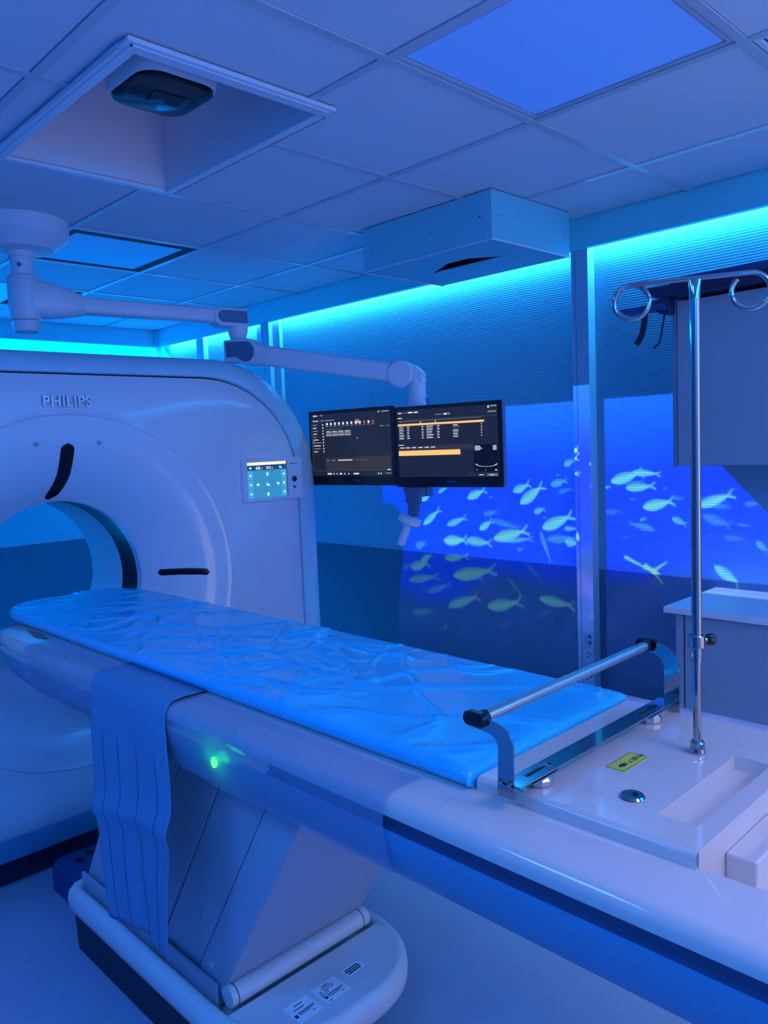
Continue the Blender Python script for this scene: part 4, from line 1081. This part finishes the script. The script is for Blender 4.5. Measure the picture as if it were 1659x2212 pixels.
# ------------------------------------------------------------------ steel grab bar across the platform
xa, xb = .902, 1.398
t = thing('grab_bar', 'steel bar on a bent chrome bracket across the foot end of the table', 'grab bar', (1.15, .69, 1.0))
stp = MB(); y0, y1, zs = .669, .702, 1.0185
def sb(a, b, c, d): stp.box(a, b, c, d, zs, zs+.0032)
s1a, s1b, s2a, s2b, ya_, yb_ = .940, 1.005, 1.285, 1.350, .679, .693
sb(xa, s1a, y0, y1); sb(s1b, s2a, y0, y1); sb(s2b, xb, y0, y1)
for a, b in ((s1a, s1b), (s2a, s2b)): sb(a, b, y0, ya_); sb(a, b, yb_, y1)
stp.build('cross_strap', M_chrome, t, smooth=20)
for xx, sg in ((xa, 1), (xb, -1)):
    ap_ = MB(); yc_ = .695 if sg > 0 else .676
    if sg > 0:
        L_ = [(.711, .9985), (.708, 1.040), (.707, 1.073), (.711, 1.084), (.723, 1.0905), (.740, 1.092), (.755, 1.0935), (.764, 1.100)]
        R_ = [(.680, .9985), (.679, 1.040), (.6795, 1.080), (.687, 1.097), (.702, 1.106), (.726, 1.111), (.745, 1.1165), (.760, 1.118)]
        by_, bz_ = .746, 1.108
    else:
        L_ = [(.691, .9985), (.690, 1.045), (.690, 1.085), (.695, 1.098), (.706, 1.106), (.722, 1.109), (.735, 1.1105), (.744, 1.116)]
        R_ = [(.661, .9985), (.6605, 1.045), (.662, 1.096), (.672, 1.116), (.688, 1.126), (.708, 1.130), (.725, 1.133), (.740, 1.134)]
        by_, bz_ = .726, 1.122
    th = .0038*sg
    rr = [[(xx, *L_[i]), (xx, *R_[i]), (xx+th, *R_[i]), (xx+th, *L_[i])] for i in range(len(L_))]
    ap_.rings(rr, True, True, True)
    arm_ = ap_.build('bracket_arm', M_chrome, t, smooth=25)
    for yy_ in (yc_-.008, yc_+.008):
        MB().lathe((xx, yy_, 1.022), (-sg, 0, 0), [(.0045, 0), (.004, .002), (.002, .003)], n=14).build('rivet', M_chrome, arm_)
    cp = MB(); cp.rings([[(xx+sg*o_, y, z) for y, z in rrect(by_-.021-i, by_+.022+i, bz_-.0115-i, bz_+.0115+i, .0114+i, 8)] for o_, i in ((.004, 0), (-.006, 0), (-.0085, -.002))], True, True, True)
    cp.build('end_cap', M_black, t, smooth=30)
    fx = xa+.072 if sg > 0 else xb-.072
    ft = MB(); ft.lathe((fx, .684, PZ1), (0, 0, 1), [(.0195, 0), (.0210, .002), (.0210, .010), (.017, .014)], n=10)
    ft.build('clamp_foot', M_brushed, t, smooth=20)
    MB().box(min(fx-.038*sg, fx+.03*sg), max(fx-.038*sg, fx+.03*sg), .668, .700, PZ1+.0135, PZ1+.0165).build('clamp_plate', M_chrome, t, bevel=.001)
    cl = MB().lathe((xx+sg*.004, by_-.004, bz_), (sg, 0, 0), [(.0112, 0), (.0112, .012), (.0098, .013)], n=24).build('bar_collar', M_black, t, smooth=30)
MB().cyl((xa+.004, .742, 1.108), (xb-.004, .722, 1.122), .0090, n=32).build('bar', M_brushed, t)

# ------------------------------------------------------------------ infusion pole
ix, iy = 1.236, .555
t = thing('infusion_pole', 'chrome infusion pole with two ring hooks standing on the table end', 'infusion pole', (ix, iy, PZ1))
MB().lathe((ix, iy, PZ1), (0, 0, 1), [(.0120, 0), (.0125, .001), (.0125, .004), (.0115, .006), (.0115, .018), (.0095, .021)], n=32).build('pole_socket', M_chrome, t, smooth=30)
MB().cyl((ix, iy, PZ1+.02), (ix, iy, 1.195), .0066, n=28).build('lower_tube', M_chrome, t)
MB().cyl((ix, iy, 1.155), (ix, iy, 1.18), .0078, n=28).build('sleeve', M_chrome, t)
MB().lathe((ix, iy, 1.178), (0, 0, 1), [(.0125, 0), (.0135, .001), (.0135, .019), (.0125, .0205), (.009, .021)], n=32).build('clamp_collar', M_chrome, t, smooth=30)
kd = Vector((.80, -.60, 0)).normalized()
MB().cyl(Vector((ix, iy, 1.189))+kd*.012, Vector((ix, iy, 1.189))+kd*.019, .0045, n=14).build('knob_stem', M_chrome, t)
kb = MB(); c0 = Vector((ix, iy, 1.189))+kd*.018; a_ = Vector((-kd.y, kd.x, 0)); rs = []
for h_, r_ in ((0, .0075), (.002, .0092), (.010, .0092), (.012, .0075)):
    rs.append([c0+kd*h_+(r_*(1+.07*math.cos(12*q)))*(math.cos(q)*a_+math.sin(q)*Uz) for q in [2*math.pi*i/72 for i in range(72)]])
kb.rings(rs, True, True, True); kb.build('clamp_knob', M_black, t, smooth=50)
MB().cyl((ix, iy, 1.195), (ix, iy, 1.735), .0080, n=32).build('upper_tube', M_chrome, t)
bd = Vector((-.41, .91, 0)).normalized(); bn = Vector((bd.y, -bd.x, 0))
zt_ = 1.766; B0_ = Vector((ix, iy, zt_))
nk = MB(); nk.rings([[Vector((ix, iy, z))+bd*(a*math.cos(q))+bn*(b*math.sin(q)) for q in [2*math.pi*i/28 for i in range(28)]] for z, a, b in ((1.733, .0080, .0080), (1.748, .0084, .0072), (1.758, .0094, .0058), (1.765, .0105, .0046))], True, True, True)
nk.build('pole_neck', M_chrome, t, smooth=60)
rg_, tr_ = .0272, .0040
pth = []
cl_ = B0_-bd*(-.095)+Uz*(-rg_-.0035)      # left ring centre
for i in range(41):      # left hook, turning round and crossing the bar
    q = math.radians(112+(-388)*(40-i)/40)
    pth.append(cl_+bd*(-rg_*math.cos(q)*-1*-1)+Uz*(rg_*math.sin(q))+bn*(.0085*(40-i)/40))
# left part: ring then straight bar then right ring
def ringpts(c_, start, sweep, drift, n_=44):
    return [c_+bd*(rg_*math.cos(math.radians(start+sweep*i/n_)))+Uz*(rg_*math.sin(math.radians(start+sweep*i/n_)))+bn*(drift*i/n_) for i in range(n_+1)]
cL = B0_+bd*.095-Uz*(rg_); cR = B0_-bd*.080-Uz*(rg_)
left = ringpts(cL, 90, -352, .0075)[::-1]; right = ringpts(cR, 90, 318, .0075)
MB().tube(left+[B0_+bd*.05, B0_, B0_-bd*.04]+right, tr_, n=14).build('hook_bar', M_chrome, t, smooth=60)

# ------------------------------------------------------------------ cabinets at the right wall
t = thing('base_cabinet', 'low grey cabinet against the right wall under the white countertop', 'cabinet', (2.9, .5, 0))
cx = 2.690
MB().box(cx+.018, XW-.005, -.6, 1.285, .06, .88).build('cabinet_body', M_cab, t)
MB().box(cx, cx+.018, 1.258, 1.285, .06, .878).build('side_stile', M_cab, t, bevel=.001)
for a, b in ((.62, 1.252), (-.02, .614), (-.58, -.026)): MB().box(cx, cx+.018, a, b, .065, .874).build('cabinet_door', M_cab, t, bevel=.0015)
MB().box(cx+.05, XW-.005, -.6, 1.27, 0, .06).build('plinth', M_skirt, t)
o = MB().box(2.662, XW-.001, -.62, 1.318, .880, .902).build('countertop', M_top, None, bevel=.002)
tag(o, 'white laminate countertop on the low cabinet at the right wall', 'countertop')
t = thing('wall_cabinet', 'grey wall cabinet hanging above the countertop at the right edge', 'cabinet', (2.92, .8, 1.4))
ux = 2.735
MB().box(ux+.018, XW-.001, .3, 1.312, 1.403, 1.985).build('cabinet_body', M_cabg, t, bevel=.001)
MB().box(ux, ux+.018, .82, 1.292, 1.405, 1.983).build('cabinet_door', M_cab, t, bevel=.001)
MB().box(ux, ux+.018, .31, .814, 1.405, 1.983).build('cabinet_door', M_cab, t, bevel=.001)
MB().box(ux+.002, ux+.018, 1.2945, 1.312, 1.403, 1.985).build('side_panel', M_cabg, t, bevel=.001)

# padded board with straps lying on the wall cabinet
M_pad = mat('dark_padding', (.010, .014, .06), .35, var=.03)
t = thing('positioning_board', 'dark padded patient board with hanging straps on the wall cabinet', 'patient board', (2.85, .9, 1.985))
b1 = MB(); b1.slab([(2.665, 1.372, 2.006), (2.665, 1.380, 2.030), (2.675, 1.374, 2.036), (2.665+.02, .30, 2.036), (2.665, .30, 2.030), (2.665, .30, 2.004), (2.665, 1.25, 1.992), (2.665, 1.30, 1.992)], (.36, 0, 0))
b1.build('board', M_pad, t, bevel=.003)
b2 = MB(); b2.slab([(2.70, 1.305, 2.037), (2.70, 1.300, 2.054), (2.70, 1.288, 2.060), (2.70, .35, 2.075), (2.70, .35, 2.037)], (.30, 0, 0)); b2.build('upper_pad', mat('pad_top', (.03, .05, .16), .3), t, bevel=.004)
hr = MB(); pts = [(1.300, 1.992)]
for i in range(9):
    a = math.radians(0-90*i/8); pts.append((1.305+.052*math.cos(a), 1.988+.052*math.sin(a)))
pts += [(1.292, 1.936), (1.292, 1.992)]
b3 = MB(); b3.slab([(2.672, y, z) for y, z in pts], (.05, 0, 0)); b3.build('curved_bracket', M_pad, t, bevel=.002)
b4 = MB(); b4.slab([(2.668, 1.30, 1.952), (2.668, 1.452, 1.952), (2.668, 1.478, 1.972), (2.668, 1.474, 1.976), (2.668, 1.30, 1.976)], (.045, 0, 0)); b4.build('flat_plate', mat('plate_blue', (.03, .06, .18), .3), t, bevel=.001)
def ribbon(name, pts, w_):
    q = MB(); P_ = [Vector((2.663, y, z)) for y, z in pts]; L_, R_ = [], []
    for i, p_ in enumerate(P_):
        d_ = (P_[min(i+1, len(P_)-1)]-P_[max(0, i-1)]).normalized(); n_ = Vector((0, d_.z, -d_.y)); L_.append(p_+n_*w_/2); R_.append(p_-n_*w_/2)
    q.rings([[L_[i], R_[i], R_[i]+Vector((.002, 0, 0)), L_[i]+Vector((.002, 0, 0))] for i in range(len(P_))], True, True, True)
    q.build(name, M_blackm, t, smooth=60)
ribbon('strap', [(1.372, 1.975), (1.376, 1.94), (1.381, 1.905), (1.389, 1.875), (1.401, 1.855), (1.412, 1.843)], .022)
ribbon('strap', [(1.303, 1.945), (1.305, 1.925), (1.312, 1.890), (1.319, 1.850), (1.326, 1.836), (1.345, 1.822)], .006)
